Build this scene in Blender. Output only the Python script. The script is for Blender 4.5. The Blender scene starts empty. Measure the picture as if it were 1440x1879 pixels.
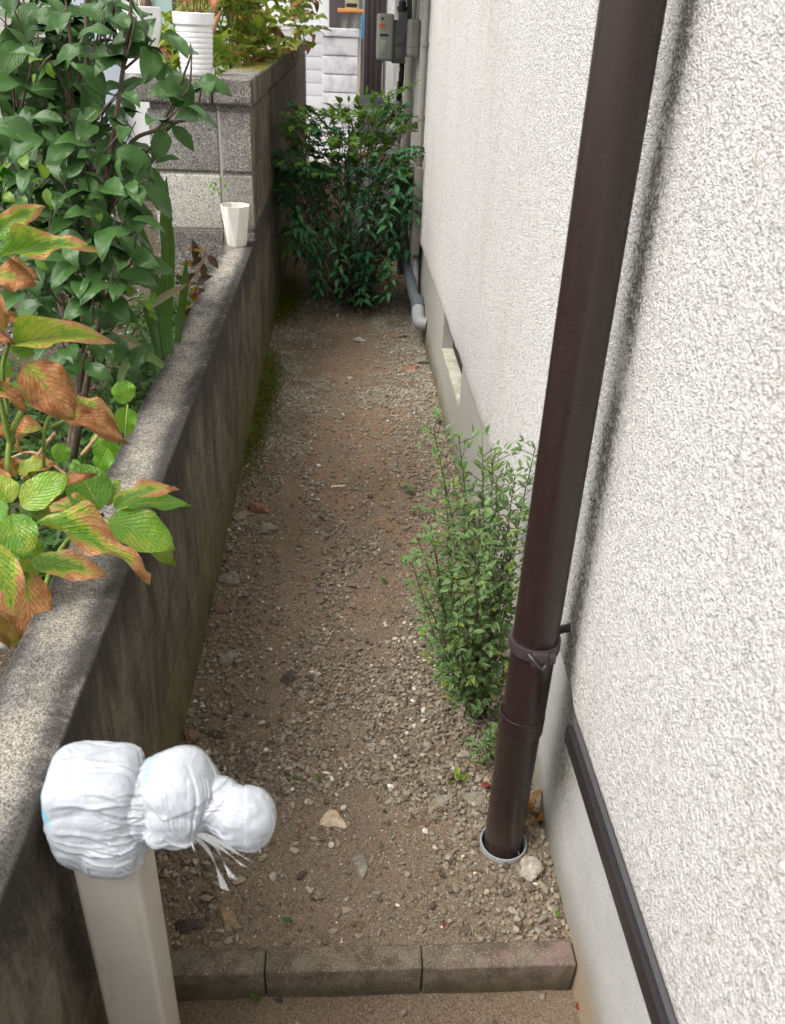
import bpy, bmesh, math, random
import numpy as np
from mathutils import Vector, Matrix, noise as mnoise
D = bpy.data; SC = bpy.context.scene; COL = SC.collection
random.seed(7); RNG = np.random.default_rng(11)

# ------------------------------------------------------------------ camera
ROT = np.array([[0.9979866716590771, -0.00771923392443484, -0.06295249493433668],
                [-0.05056797345368308, 0.5022528814081846, -0.8632409415556955],
                [0.038281630733622535, 0.8646863341956991, 0.5008513354315616]])
CAMP = np.array([0., 0., 1.35]); FPX = 1570.
cd = D.cameras.new('camera'); cam = D.objects.new('camera', cd); COL.objects.link(cam)
cam.matrix_world = Matrix.Translation(Vector(CAMP)) @ Matrix(ROT.tolist()).to_4x4()
cd.sensor_fit = 'VERTICAL'; cd.sensor_height = 24.0; cd.lens = FPX / 1879 * 24.0
cd.clip_start = .02; cd.clip_end = 500
cd.dof.use_dof = True; cd.dof.focus_distance = 2.2; cd.dof.aperture_fstop = 6.3
SC.camera = cam
# ------------------------------------------------------------------ light
w = D.worlds.new('World'); SC.world = w; w.use_nodes = True
nt = w.node_tree; bgn = nt.nodes['Background']
sky = nt.nodes.new('ShaderNodeTexSky'); sky.sky_type = 'NISHITA'; sky.sun_disc = False
SUN_EL, SUN_AZ = math.radians(56), math.radians(-112)      # azimuth measured from +Y towards +X
sky.sun_elevation = SUN_EL; sky.sun_rotation = SUN_AZ; sky.dust_density = 3.0; sky.air_density = 1.0
hs = nt.nodes.new('ShaderNodeHueSaturation'); hs.inputs['Saturation'].default_value = .25
nt.links.new(sky.outputs[0], hs.inputs['Color']); nt.links.new(hs.outputs[0], bgn.inputs['Color'])
bgn.inputs['Strength'].default_value = 0.13
sd = D.lights.new('sun', 'SUN'); sd.energy = 1.4; sd.angle = math.radians(45); sd.color = (1, .96, .9)
sun = D.objects.new('sun', sd); COL.objects.link(sun)
sdir = Vector((math.sin(SUN_AZ) * math.cos(SUN_EL), math.cos(SUN_AZ) * math.cos(SUN_EL), math.sin(SUN_EL)))
sun.rotation_euler = (-sdir).to_track_quat('-Z', 'Y').to_euler(); sun.location = (-3, -1, 6)
vs = SC.view_settings; vs.view_transform = 'Standard'; vs.look = 'None'; vs.gamma = 1; vs.exposure = 1.2
SC.cycles.max_bounces = 8; SC.cycles.transparent_max_bounces = 12

# ------------------------------------------------------------------ helpers
def ray(px, py): return ROT @ np.array([px - 720, -(py - 939.5), -FPX])
def A(px, py, Y):            # point seen at a photo pixel, at distance Y along the passage
    d = ray(px, py); return Vector(CAMP + d * (Y / d[1]))
def GZ(px, py, z=0.):        # the same, on the level z
    d = ray(px, py); return Vector(CAMP + d * ((z - CAMP[2]) / d[2]))
def AX(px, py, X):
    d = ray(px, py); return Vector(CAMP + d * (X / d[0]))

def tag(o, label=None, cat=None, group=None, kind=None):
    if label: o['label'] = label
    if cat: o['category'] = cat
    if group: o['group'] = group
    if kind: o['kind'] = kind
    return o
def empty(name, loc, label, cat, group=None):
    o = D.objects.new(name, None); COL.objects.link(o); o.location = loc; o.empty_display_size = .05
    return tag(o, label, cat, group)
def link(name, me, mat, parent=None):
    o = D.objects.new(name, me); COL.objects.link(o)
    for m in (mat if isinstance(mat, (list, tuple)) else [mat]): me.materials.append(m)
    if parent is not None:
        o.parent = parent
        bpy.context.view_layer.update() if False else None
        o.matrix_parent_inverse = Matrix.Translation(-Vector(root_loc(parent)))
    return o
def root_loc(o):
    l = Vector((0, 0, 0))
    while o is not None:
        if o.type == 'EMPTY': l += o.location
        o = o.parent
    return l
def mesh_np(name, parts, smooth=True):
    """parts: list of (V, F, UV or None[, matidx]); F an (n,k) int array; UV per vertex."""
    me = D.meshes.new(name); vo = 0; Vs = []; LI = []; LT = []; UV = []; MI = []
    for p in parts:
        V, F, U = p[:3]; mi = p[3] if len(p) > 3 else 0
        V = np.asarray(V, float); F = np.asarray(F)
        if len(F) == 0: continue
        Vs.append(V); LI.append((F + vo).ravel()); LT.append(np.full(len(F), F.shape[1]))
        UV.append((U if U is not None else np.zeros((len(V), 2)))[F.ravel()])
        MI.append(np.full(len(F), mi)); vo += len(V)
    V = np.concatenate(Vs); LI = np.concatenate(LI); LT = np.concatenate(LT); UV = np.concatenate(UV); MI = np.concatenate(MI)
    me.vertices.add(len(V)); me.vertices.foreach_set('co', V.astype(np.float32).ravel())
    me.loops.add(len(LI)); me.loops.foreach_set('vertex_index', LI.astype(np.int32))
    me.polygons.add(len(LT)); ls = np.concatenate([[0], np.cumsum(LT)[:-1]])
    me.polygons.foreach_set('loop_start', ls.astype(np.int32))
    me.polygons.foreach_set('material_index', MI.astype(np.int32))
    ul = me.uv_layers.new(name='UVMap'); ul.data.foreach_set('uv', UV.astype(np.float32).ravel())
    me.update(calc_edges=True); me.validate()
    me.polygons.foreach_set('use_smooth', np.full(len(me.polygons), smooth))
    return me
def inst(T, M):
    """T=(V,F,UV); M (n,4,4) -> merged part"""
    V, F, U = T; M = np.asarray(M); n = len(M)
    if n == 0: return (np.zeros((0, 3)), np.zeros((0, 3), int), None)
    P = np.einsum('nij,vj->nvi', M[:, :3, :3], V) + M[:, None, :3, 3]
    FF = (F[None] + (np.arange(n) * len(V))[:, None, None]).reshape(-1, F.shape[1])
    return (P.reshape(-1, 3), FF, np.tile(U, (n, 1)) if U is not None else None)
def frame(p, d, n, s=1., sw=1.):
    """matrix with local y along d, local z near n"""
    d = np.asarray(d, float); d = d / (np.linalg.norm(d) + 1e-9); n = np.asarray(n, float)
    x = np.cross(d, n); l = np.linalg.norm(x)
    if l < 1e-4: x = np.cross(d, [.31, .2, .9]); l = np.linalg.norm(x)
    x /= l; n = np.cross(x, d); M = np.eye(4)
    M[:3, 0] = x * s * sw; M[:3, 1] = d * s; M[:3, 2] = n * s; M[:3, 3] = p
    return M
def gridfaces(nu, nv):
    i = np.arange(nu - 1)[:, None]; j = np.arange(nv - 1)[None]
    a = i * nv + j
    return np.stack([a, a + nv, a + nv + 1, a + 1], -1).reshape(-1, 4)
def tube_part(pts, rad, seg=8, cap=True):
    pts = [np.array(p, float) for p in pts]; n = len(pts)
    rad = np.interp(np.linspace(0, 1, n), np.linspace(0, 1, len(rad)), rad) if hasattr(rad, '__len__') else [rad] * n
    V = []; t = pts[1] - pts[0]; t /= np.linalg.norm(t) + 1e-9
    x = np.cross(t, [0.13, .2, 1.]); x = x if np.linalg.norm(x) > 1e-3 else np.cross(t, [1., 0, 0]); x /= np.linalg.norm(x)
    for i in range(n):
        a = pts[max(i - 1, 0)]; b = pts[min(i + 1, n - 1)]; t = b - a; t /= np.linalg.norm(t) + 1e-9
        x = x - t * x.dot(t); x /= np.linalg.norm(x) + 1e-9; y = np.cross(t, x)
        for k in range(seg):
            c = 2 * math.pi * k / seg; V.append(pts[i] + rad[i] * (x * math.cos(c) + y * math.sin(c)))
    F = []
    for i in range(n - 1):
        for k in range(seg):
            k2 = (k + 1) % seg; F.append([i * seg + k, i * seg + k2, (i + 1) * seg + k2, (i + 1) * seg + k])
    V = np.array(V)
    if cap:
        for i, s in ((0, 1), (n - 1, -1)):
            c = len(V); V = np.vstack([V, pts[i]])
            for k in range(seg):
                k2 = (k + 1) % seg; q = [i * seg + k2, i * seg + k, c, c] if s > 0 else [i * seg + k, i * seg + k2, c, c]
                F.append(q)
        quads = [f for f in F if f[2] != f[3]]; tris = [f[:3] for f in F if f[2] == f[3]]
        return [(V, np.array(quads), None), (V, np.array(tris), None)]
    return [(V, np.array(F), None)]
def smoothline(pts, n=5):
    pts = [np.array(p, float) for p in pts]; out = []
    P = [2 * pts[0] - pts[1]] + pts + [2 * pts[-1] - pts[-2]]
    for i in range(1, len(P) - 2):
        for k in range(n):
            t = k / n; a, b, c, d = P[i - 1], P[i], P[i + 1], P[i + 2]
            out.append(.5 * ((2 * b) + (-a + c) * t + (2 * a - 5 * b + 4 * c - d) * t * t + (-a + 3 * b - 3 * c + d) * t ** 3))
    out.append(pts[-1]); return out
def tube(name, pts, rad, mat, parent=None, seg=12, smooth=True, sub=0):
    if sub: pts = smoothline(pts, sub)
    me = mesh_np(name, tube_part(pts, rad, seg), smooth)
    bm = bmesh.new(); bm.from_mesh(me); bmesh.ops.remove_doubles(bm, verts=bm.verts, dist=1e-6); bmesh.ops.recalc_face_normals(bm, faces=bm.faces)
    for e in bm.edges:
        if len(e.link_faces) == 2 and e.calc_face_angle(0) > .9: e.smooth = False
    bm.to_mesh(me); bm.free()
    return link(name, me, mat, parent)
def lathe(name, prof, c, mat, parent=None, seg=48, axis=(0, 0, 1), smooth=True, sharp=.6):
    bm = bmesh.new(); rings = []
    q = Vector((0, 0, 1)).rotation_difference(Vector(axis))
    for r, z in prof:
        rings.append([bm.verts.new(Vector(c) + q @ Vector((r * math.cos(2 * math.pi * k / seg), r * math.sin(2 * math.pi * k / seg), z))) for k in range(seg)])
    for a, b in zip(rings, rings[1:]):
        for k in range(seg): bm.faces.new((a[k], a[(k + 1) % seg], b[(k + 1) % seg], b[k]))
    bmesh.ops.remove_doubles(bm, verts=bm.verts, dist=1e-6); bmesh.ops.recalc_face_normals(bm, faces=bm.faces)
    for f in bm.faces: f.smooth = smooth
    for e in bm.edges:
        if len(e.link_faces) == 2 and e.calc_face_angle(0) > sharp: e.smooth = False
    me = D.meshes.new(name); bm.to_mesh(me); bm.free()
    return link(name, me, mat, parent)
def add_box(bm, lo, hi, bev=0., seg=2, jit=0., mi=0):
    lo = Vector(lo); hi = Vector(hi)
    r = bmesh.ops.create_cube(bm, size=1, matrix=Matrix.Translation((lo + hi) / 2) @ Matrix.Diagonal((hi - lo).to_4d()))
    vs_ = r['verts']
    if jit:
        for v in vs_: v.co += Vector((random.uniform(-jit, jit), random.uniform(-jit, jit), random.uniform(-jit, jit)))
    fs = set(f for v in vs_ for f in v.link_faces)
    for f in fs: f.material_index = mi
    if bev:
        es = list(set(e for v in vs_ for e in v.link_edges))
        bmesh.ops.bevel(bm, geom=es, offset=bev, segments=seg, affect='EDGES', profile=.6)
def bmobj(name, bm, mat, parent=None, smooth=True, sharp=.7):
    if smooth:
        for f in bm.faces: f.smooth = True
        for e in bm.edges:
            if len(e.link_faces) == 2 and e.calc_face_angle(0) > sharp: e.smooth = False
    me = D.meshes.new(name); bm.to_mesh(me); bm.free(); return link(name, me, mat, parent)
def boxobj(name, lo, hi, mat, parent=None, bev=.002, seg=2, jit=0):
    bm = bmesh.new(); add_box(bm, lo, hi, bev, seg, jit); return bmobj(name, bm, mat, parent)

# vectorised value noise
def vnoise(x, y, seed=0):
    xi = np.floor(x).astype(np.int64); yi = np.floor(y).astype(np.int64); fx = x - xi; fy = y - yi
    fx = fx * fx * (3 - 2 * fx); fy = fy * fy * (3 - 2 * fy)
    def h(a, b):
        n = (a * 374761393 + b * 668265263 + seed * 144665) & 0x7fffffff
        n = ((n ^ (n >> 13)) * 1274126177) & 0x7fffffff
        return ((n ^ (n >> 16)) & 0xffff) / 65535.
    return (h(xi, yi) * (1 - fx) + h(xi + 1, yi) * fx) * (1 - fy) + (h(xi, yi + 1) * (1 - fx) + h(xi + 1, yi + 1) * fx) * fy
def fbm(x, y, o=4, seed=0):
    s = 0; a = .5
    for i in range(o): s = s + a * vnoise(x * 2 ** i, y * 2 ** i, seed + i * 17); a *= .5
    return s

# ------------------------------------------------------------------ materials
class N:
    def __init__(s, name, rough=.6, spec=.5):
        s.m = D.materials.new(name); s.m.use_nodes = True; s.t = s.m.node_tree; s.b = s.t.nodes['Principled BSDF']
        s.b.inputs['Roughness'].default_value = rough; s.b.inputs['Specular IOR Level'].default_value = spec
        s.geo = None
    def n(s, typ, **kw):
        x = s.t.nodes.new(typ)
        for k, v in kw.items():
            if k.startswith('i_'):
                key = k[2:].replace('_', ' '); x.inputs[key].default_value = v
            else: setattr(x, k, v)
        return x
    def l(s, a, b): s.t.links.new(a, b)
    def pos(s):
        if s.geo is None: s.geo = s.n('ShaderNodeNewGeometry')
        return s.geo.outputs['Position']
    def island(s): s.pos(); return s.geo.outputs['Random Per Island']
    def xyz(s, v=None):
        x = s.n('ShaderNodeSeparateXYZ'); s.l(v or s.pos(), x.inputs[0]); return x.outputs
    def scale(s, v, k):
        x = s.n('ShaderNodeVectorMath', operation='MULTIPLY'); s.l(v, x.inputs[0]); x.inputs[1].default_value = k; return x.outputs[0]
    def noise(s, scale, det=3, rough=.55, vec=None, dist=0, d='3D'):
        x = s.n('ShaderNodeTexNoise', noise_dimensions=d); x.inputs['Scale'].default_value = scale; x.inputs['Detail'].default_value = det
        x.inputs['Roughness'].default_value = rough; x.inputs['Distortion'].default_value = dist
        s.l(vec or s.pos(), x.inputs['Vector']); return x.outputs['Fac']
    def voro(s, scale, vec=None, feat='F1', out='Distance', rnd=1):
        x = s.n('ShaderNodeTexVoronoi', feature=feat); x.inputs['Scale'].default_value = scale; x.inputs['Randomness'].default_value = rnd
        s.l(vec or s.pos(), x.inputs['Vector']); return x.outputs[out]
    def m_(s, op, a, b=None, c=None, clamp=False):
        x = s.n('ShaderNodeMath', operation=op, use_clamp=clamp)
        for i, v in enumerate((a, b, c)):
            if v is None: continue
            if hasattr(v, 'links'): s.l(v, x.inputs[i])
            else: x.inputs[i].default_value = v
        return x.outputs[0]
    def ramp(s, f, lo, hi, a=0., b=1.):
        x = s.n('ShaderNodeMapRange'); x.interpolation_type = 'SMOOTHSTEP'
        x.inputs['From Min'].default_value = lo; x.inputs['From Max'].default_value = hi
        x.inputs['To Min'].default_value = a; x.inputs['To Max'].default_value = b; s.l(f, x.inputs['Value']); return x.outputs[0]
    def cr(s, f, stops):
        x = s.n('ShaderNodeValToRGB'); e = x.color_ramp.elements
        while len(e) < len(stops): e.new(.5)
        for el, (p, c) in zip(e, stops): el.position = p; el.color = (*c, 1)
        s.l(f, x.inputs[0]); return x.outputs[0]
    def mix(s, f, a, b, mode='MIX'):
        x = s.n('ShaderNodeMix', data_type='RGBA', blend_type=mode)
        for i, v in ((0, f), (6, a), (7, b)):
            if hasattr(v, 'links'): s.l(v, x.inputs[i])
            elif isinstance(v, (tuple, list)): x.inputs[i].default_value = (*v, 1)
            else: x.inputs[i].default_value = v
        return x.outputs[2]
    def col(s, c):
        if hasattr(c, 'links'): s.l(c, s.b.inputs['Base Color'])
        else: s.b.inputs['Base Color'].default_value = (*c, 1)
        return s
    def bump(s, h, dist=.002, st=1., prev=None):
        x = s.n('ShaderNodeBump'); x.inputs['Distance'].default_value = dist; x.inputs['Strength'].default_value = st
        s.l(h, x.inputs['Height'])
        if prev is not None: s.l(prev, x.inputs['Normal'])
        s.l(x.outputs[0], s.b.inputs['Normal']); return x.outputs[0]

def plain(name, c, rough=.5, spec=.5, var=.12, metal=0., bs=60, bd=.0004):
    q = N(name, rough, spec); f = q.noise(9, 4)
    d = tuple(v * (1 - var) for v in c); u = tuple(min(1, v * (1 + var)) for v in c)
    q.col(q.mix(f, d, u)); q.b.inputs['Metallic'].default_value = metal
    q.bump(q.noise(bs, 3), bd, .6); return q.m

def dirty(name, c, rough, dirt, top, z0, z1, k=.6, spec=.5, sk=.28):
    q = N(name, rough, spec); x, y, z = q.xyz(); n = q.noise(14, 5, .65); n2 = q.noise(90, 4, .7)
    b = q.mix(n, tuple(v * .88 for v in c), tuple(min(1, v * 1.06) for v in c)); e = q.m_('ADD', z, q.m_('MULTIPLY', q.m_('SUBTRACT', n, .5), (z1 - z0) * 1.2)); f = q.m_('MULTIPLY', q.ramp(e, z1, z0), q.ramp(n2, .35, .6, .4, 1))
    b = q.mix(q.m_('MULTIPLY', f, k), b, dirt); sp = q.ramp(q.noise(420, 2), .70, .74, 0, .3); b = q.mix(sp, b, top); st = q.ramp(q.noise(22, 5, .7, q.scale(q.pos(), (1, 1, .12))), .56, .70, 0, sk); b = q.mix(st, b, dirt); q.col(b)
    rr = q.ramp(n2, .3, .7, rough * .85, rough * 1.35); q.l(rr, q.b.inputs['Roughness']); q.bump(q.noise(40, 4), .0004, .5); return q.m
def mat_plaster():
    q = N('white_roughcast', .85, .25)
    p = q.pos(); z = q.xyz()[2]; y = q.xyz()[1]
    warp = q.n('ShaderNodeVectorMath', operation='ADD'); q.l(p, warp.inputs[0])
    nz = q.n('ShaderNodeTexNoise'); nz.inputs['Scale'].default_value = 160; q.l(p, nz.inputs['Vector'])
    sc = q.scale(nz.outputs['Color'], (.0022, .0022, .0022)); q.l(sc, warp.inputs[1]); wp = warp.outputs[0]
    n2 = q.noise(420, 2, .6); n3 = q.noise(60, 2, .5); big = q.noise(3, 3)
    ab = lambda n_: q.m_('ABSOLUTE', q.m_('SUBTRACT', n_, .5))
    b1 = ab(q.noise(90, 1.5, .5, wp)); b2 = ab(q.noise(270, 1.5, .5, wp))
    h = q.m_('MULTIPLY', q.m_('ADD', b1, q.m_('MULTIPLY', b2, 1.0)), 3.6)     # rounded thrown lumps with sharp hollows between
    h = q.m_('ADD', h, q.m_('MULTIPLY', q.m_('SUBTRACT', n3, .5), .7))
    # the hollows hold dirt, with crevice shade painted in as well
    pit = q.ramp(h, .40, .12)
    # dirty run-off band behind the downpipe
    yy = q.m_('SUBTRACT', y, 1.095); yy = q.m_('ADD', yy, q.m_('MULTIPLY', q.m_('SUBTRACT', q.noise(5, 3), .5), .05))
    band = q.m_('POWER', 2.718, q.m_('MULTIPLY', q.m_('MULTIPLY', yy, yy), -650.))
    side = q.m_('POWER', 2.718, q.m_('MULTIPLY', q.m_('MULTIPLY', q.m_('ADD', yy, -.10), q.m_('ADD', yy, -.10)), -120.))
    band = q.m_('MULTIPLY', band, q.ramp(q.noise(9, 4, .6), .3, .6, .45, 1.15))
    band = q.m_('ADD', band, q.m_('MULTIPLY', side, .05), clamp=True)
    st = q.ramp(q.m_('ADD', q.m_('SUBTRACT', band, q.m_('MULTIPLY', h, .85)), q.m_('MULTIPLY', q.m_('SUBTRACT', n2, .5), 1.2)), .12, .62)
    base = q.mix(big, (.74, .715, .675), (.83, .805, .77))
    base = q.mix(q.m_('MULTIPLY', band, .25), base, (.42, .38, .30)); lowg = q.m_('MULTIPLY', q.ramp(q.m_('ADD', z, q.m_('MULTIPLY', q.noise(6, 4), .12)), .52, .40), q.ramp(y, 1.0, 1.2)); base = q.mix(q.m_('MULTIPLY', lowg, .3), base, (.40, .36, .28))
    c = q.mix(q.m_('MULTIPLY', pit, .62), base, (.15, .14, .12)); c = q.mix(q.m_('MULTIPLY', st, .72), c, (.07, .055, .036))
    rain = q.m_('MULTIPLY', q.ramp(q.noise(7, 5, .65, q.scale(q.pos(), (1, 1, .15))), .5, .7), .22); c = q.mix(rain, c, (.46, .42, .35)); warm = q.ramp(q.noise(26, 4), .64, .74, 0, .3); c = q.mix(warm, c, (.55, .42, .30)); q.col(c)
    q.bump(q.m_('MINIMUM', h, 1.3), .0034, 1.); return q.m
def mat_foundation():
    q = N('foundation_mortar', .8, .25); x, y, z = q.xyz()
    f = q.noise(12, 5); c = q.mix(f, (.40, .40, .38), (.56, .56, .55))
    sp = q.ramp(q.noise(420, 2), .56, .64); c = q.mix(q.m_('MULTIPLY', sp, .45), c, (.18, .17, .14))
    far = q.ramp(y, 1.1, 1.5); c = q.mix(q.m_('MULTIPLY', far, .5), c, (.34, .31, .24))
    # moss / damp rise
    e = q.m_('ADD', z, q.m_('MULTIPLY', q.m_('SUBTRACT', q.noise(5, 4), .5), .16))
    damp = q.ramp(e, .13, .0); fg = q.ramp(y, .85, 1.4, .55, 1.); c = q.mix(q.m_('MULTIPLY', q.m_('MULTIPLY', damp, fg), .8), c, (.14, .125, .055))
    rust = q.m_('MULTIPLY', q.ramp(e, .07, -.02), q.ramp(y, 1.0, .8)); c = q.mix(q.m_('MULTIPLY', rust, .6), c, (.38, .25, .14))
    # stain under the downpipe band
    yy = q.m_('SUBTRACT', y, q.m_('ADD', 1.075, q.m_('MULTIPLY', q.m_('SUBTRACT', q.noise(8, 3), .5), .07)))
    b = q.m_('POWER', 2.718, q.m_('MULTIPLY', q.m_('MULTIPLY', yy, yy), -190.)); b = q.m_('MULTIPLY', b, q.ramp(q.noise(150, 4, .7), .3, .62, .35, 1))
    b = q.m_('MULTIPLY', b, q.ramp(z, .05, .2, .25, 1.)); c = q.mix(q.m_('MULTIPLY', b, .95), c, (.085, .08, .045)); q.col(c)
    q.bump(q.noise(260, 4, .6), .0016, .8); return q.m
def mat_block(name, light=(.50, .47, .42), dark=(.06, .055, .05), stain=.9, face=True):
    """concrete block: exposed aggregate; grimy run-off on the side face (weathered, with moss near the soil)"""
    q = N(name, .9, .2); x, y, z = q.xyz(); nrm = q.xyz(q.geo.outputs['True Normal'])
    gr2 = q.voro(850, out='Color'); g3 = q.voro(380, out='Color'); fw_ = q.ramp(y, 1.2, 3., .35, .85); gr = q.ramp(q.m_('ADD', q.m_('MULTIPLY', q.xyz(gr2)[0], q.m_('SUBTRACT', 1., fw_)), q.m_('MULTIPLY', q.xyz(g3)[1], fw_)), .2, .8)
    c = q.mix(gr, dark, light); c = q.mix(q.m_('MULTIPLY', q.ramp(q.noise(28, 4, .7), .45, .62), .35), c, dark)
    # walking-top wear: pale middle, grimy edges
    big = q.ramp(q.noise(4.5, 5, .6), .35, .65)
    c = q.mix(q.m_('MULTIPLY', big, .45), c, tuple(v * 1.3 for v in dark))
    if face:
        up = q.ramp(nrm[2], .5, .9)
        mid = q.m_('SUBTRACT', x, -.395); mid = q.m_('ADD', mid, q.m_('MULTIPLY', q.m_('SUBTRACT', q.noise(6, 3), .5), .05))
        pale = q.m_('POWER', 2.718, q.m_('MULTIPLY', q.m_('MULTIPLY', mid, mid), -1100.)); pale = q.m_('MULTIPLY', pale, q.ramp(q.noise(5, 5, .65), .42, .58))
        low = q.ramp(z, .7, .6); c = q.mix(q.m_('MULTIPLY', q.m_('MULTIPLY', q.m_('MULTIPLY', pale, up), low), .75), c, q.mix(gr, (.13, .115, .09), (.62, .56, .46)))
        edge = q.m_('MULTIPLY', q.ramp(q.m_('ABSOLUTE', mid), .018, .050), up); edge = q.m_('MULTIPLY', edge, q.ramp(q.noise(13, 5, .7), .32, .5, .45, 1.)); c = q.mix(q.m_('MULTIPLY', q.m_('MULTIPLY', edge, low), .88), c, (.035, .032, .03))
        # moss on the far coping
        ms = q.m_('MULTIPLY', q.m_('MULTIPLY', q.ramp(z, 1.0, 1.1), up), q.m_('MULTIPLY', q.ramp(y, 3.7, 4.1), q.ramp(q.noise(7, 5, .65), .36, .46)))
        c = q.mix(q.m_('MULTIPLY', ms, .95), c, q.mix(gr, (.06, .065, .008), (.30, .25, .03)))
        # streaks on the passage face (normal +x)
        sx = q.ramp(nrm[0], .4, .8); v = q.scale(q.pos(), (1, 1, .16)); v2 = q.scale(q.pos(), (1, 1, .45))
        s1 = q.ramp(q.noise(8, 9, .74, v2, .5), .36, .64); s2 = q.noise(26, 5, .7, v, .6); s3 = q.noise(170, 4, .75)
        fc = q.mix(s1, (.052, .045, .034), (.225, .19, .14)); fc = q.mix(q.ramp(s2, .46, .62, 0, .5), fc, (.035, .028, .02)); fc = q.mix(q.ramp(s3, .5, .68, 0, .45), fc, (.24, .20, .15)); fc = q.mix(q.ramp(s3, .46, .34, 0, .5), fc, (.022, .018, .013))
        sc = q.m_('MULTIPLY', q.ramp(q.noise(75, 6, .8, q.scale(q.pos(), (1, 1, .2)), 1.), .56, .70), q.ramp(q.noise(4.5, 4), .48, .60))
        fc = q.mix(q.m_('MULTIPLY', sc, .7), fc, (.34, .29, .22))
        tb = q.m_('MULTIPLY', q.ramp(q.m_('ADD', z, q.m_('MULTIPLY', q.m_('SUBTRACT', q.noise(7, 5, .7, v2), .5), .35)), .42, .56), q.ramp(z, .61, .60)); fc = q.mix(q.m_('MULTIPLY', tb, .8), fc, (.022, .02, .017))
        e = q.m_('ADD', z, q.m_('MULTIPLY', q.m_('SUBTRACT', q.noise(4, 5, .6), .5), .45)); mo = q.m_('MULTIPLY', q.ramp(e, .34, .0), q.ramp(s1, 0., 1., .6, 1.))
        fc = q.mix(q.m_('MULTIPLY', mo, .75), fc, (.15, .135, .04))
        c = q.mix(q.m_('MULTIPLY', sx, stain), c, fc)
        # the end face of the tall wall: whiter block second from the top, grimy joints
        sy = q.ramp(nrm[1], -.4, -.8)
        wh = q.m_('MULTIPLY', sy, q.m_('MULTIPLY', q.ramp(z, .60, .61), q.ramp(z, .82, .81))); wh = q.m_('MULTIPLY', wh, q.ramp(x, -.448, -.455, .3, 1.))
        pits = q.ramp(q.xyz(q.voro(400, out='Color'))[2], .10, .34)
        c = q.mix(q.m_('MULTIPLY', wh, .85), c, q.mix(pits, (.10, .09, .08), (.74, .71, .64)))
        g2 = q.m_('MULTIPLY', sy, q.m_('MULTIPLY', q.ramp(z, .82, .83), q.ramp(z, 1.03, 1.02))); c = q.mix(q.m_('MULTIPLY', g2, .35), c, q.mix(gr, (.2, .19, .18), (.6, .58, .53)))
    q.col(c); q.bump(q.m_('ADD', q.noise(300, 4, .7), q.m_('MULTIPLY', q.noise(40, 4, .6), 1.2)), .004, 1.); return q.m
def mat_soil(name='soil', tone=1.):
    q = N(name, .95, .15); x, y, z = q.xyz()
    f = q.noise(5, 6, .65); c = q.mix(f, tuple(v * tone for v in (.145, .103, .069)), tuple(v * tone for v in (.37, .272, .185)))
    red = q.m_('MULTIPLY', q.ramp(q.noise(2.6, 5, .6), .42, .58), q.m_('MULTIPLY', q.ramp(y, 1.35, 2.), q.ramp(x, -.22, -.02))); c = q.mix(q.m_('MULTIPLY', red, .48), c, (.40, .215, .12))
    g = q.voro(520, out='Color'); gx = q.xyz(g)[0]; gm = q.ramp(gx, .62, .95)
    c = q.mix(q.m_('MULTIPLY', gm, .5), c, (.40, .33, .25)); dk = q.ramp(gx, .3, .05); c = q.mix(q.m_('MULTIPLY', dk, .5), c, (.04, .028, .02))
    ol = q.m_('MULTIPLY', q.ramp(q.noise(3.1, 4), .55, .68), q.ramp(y, 1.8, 2.6)); c = q.mix(q.m_('MULTIPLY', ol, .4), c, (.11, .10, .035)); q.col(c)
    h = q.m_('SUBTRACT', q.noise(330, 4, .7), q.m_('MULTIPLY', q.voro(520), .8)); q.bump(h, .003, 1.); return q.m
def mat_stone(name='gravel_stone'):
    q = N(name, .85, .25); r = q.island(); x, y, z = q.xyz()
    c = q.cr(r, [(0, (.09, .07, .053)), (.2, (.185, .146, .108)), (.42, (.25, .208, .155)), (.6, (.225, .205, .165)), (.8, (.33, .285, .22)), (.92, (.26, .20, .14)), (.975, (.42, .37, .29)), (1., (.72, .68, .6))])
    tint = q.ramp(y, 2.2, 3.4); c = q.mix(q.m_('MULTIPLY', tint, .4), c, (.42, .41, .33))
    n = q.noise(180, 4, .65); c = q.mix(.55, c, q.mix(n, (.25, .25, .25), (.8, .78, .75)), 'OVERLAY')
    d = q.noise(14, 3); c = q.mix(q.ramp(d, .5, .7, 0, .4), c, (.14, .09, .06)); q.col(c); q.bump(q.noise(420, 4, .7), .0012, .9); return q.m
def mat_rock(name, a, b, c3=None, sc=60):
    q = N(name, .9, .2); n = q.noise(sc, 5, .7); c = q.mix(q.ramp(n, .3, .7), a, b)
    if c3: c = q.mix(q.ramp(q.noise(sc * .5, 4), .52, .62), c, c3)
    s = q.ramp(q.noise(sc * 6, 2), .58, .66, 0, .5); c = q.mix(s, c, tuple(v * .35 for v in a)); q.col(c)
    q.bump(q.noise(sc * 2.5, 5, .7), .003, 1.); return q.m
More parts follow.
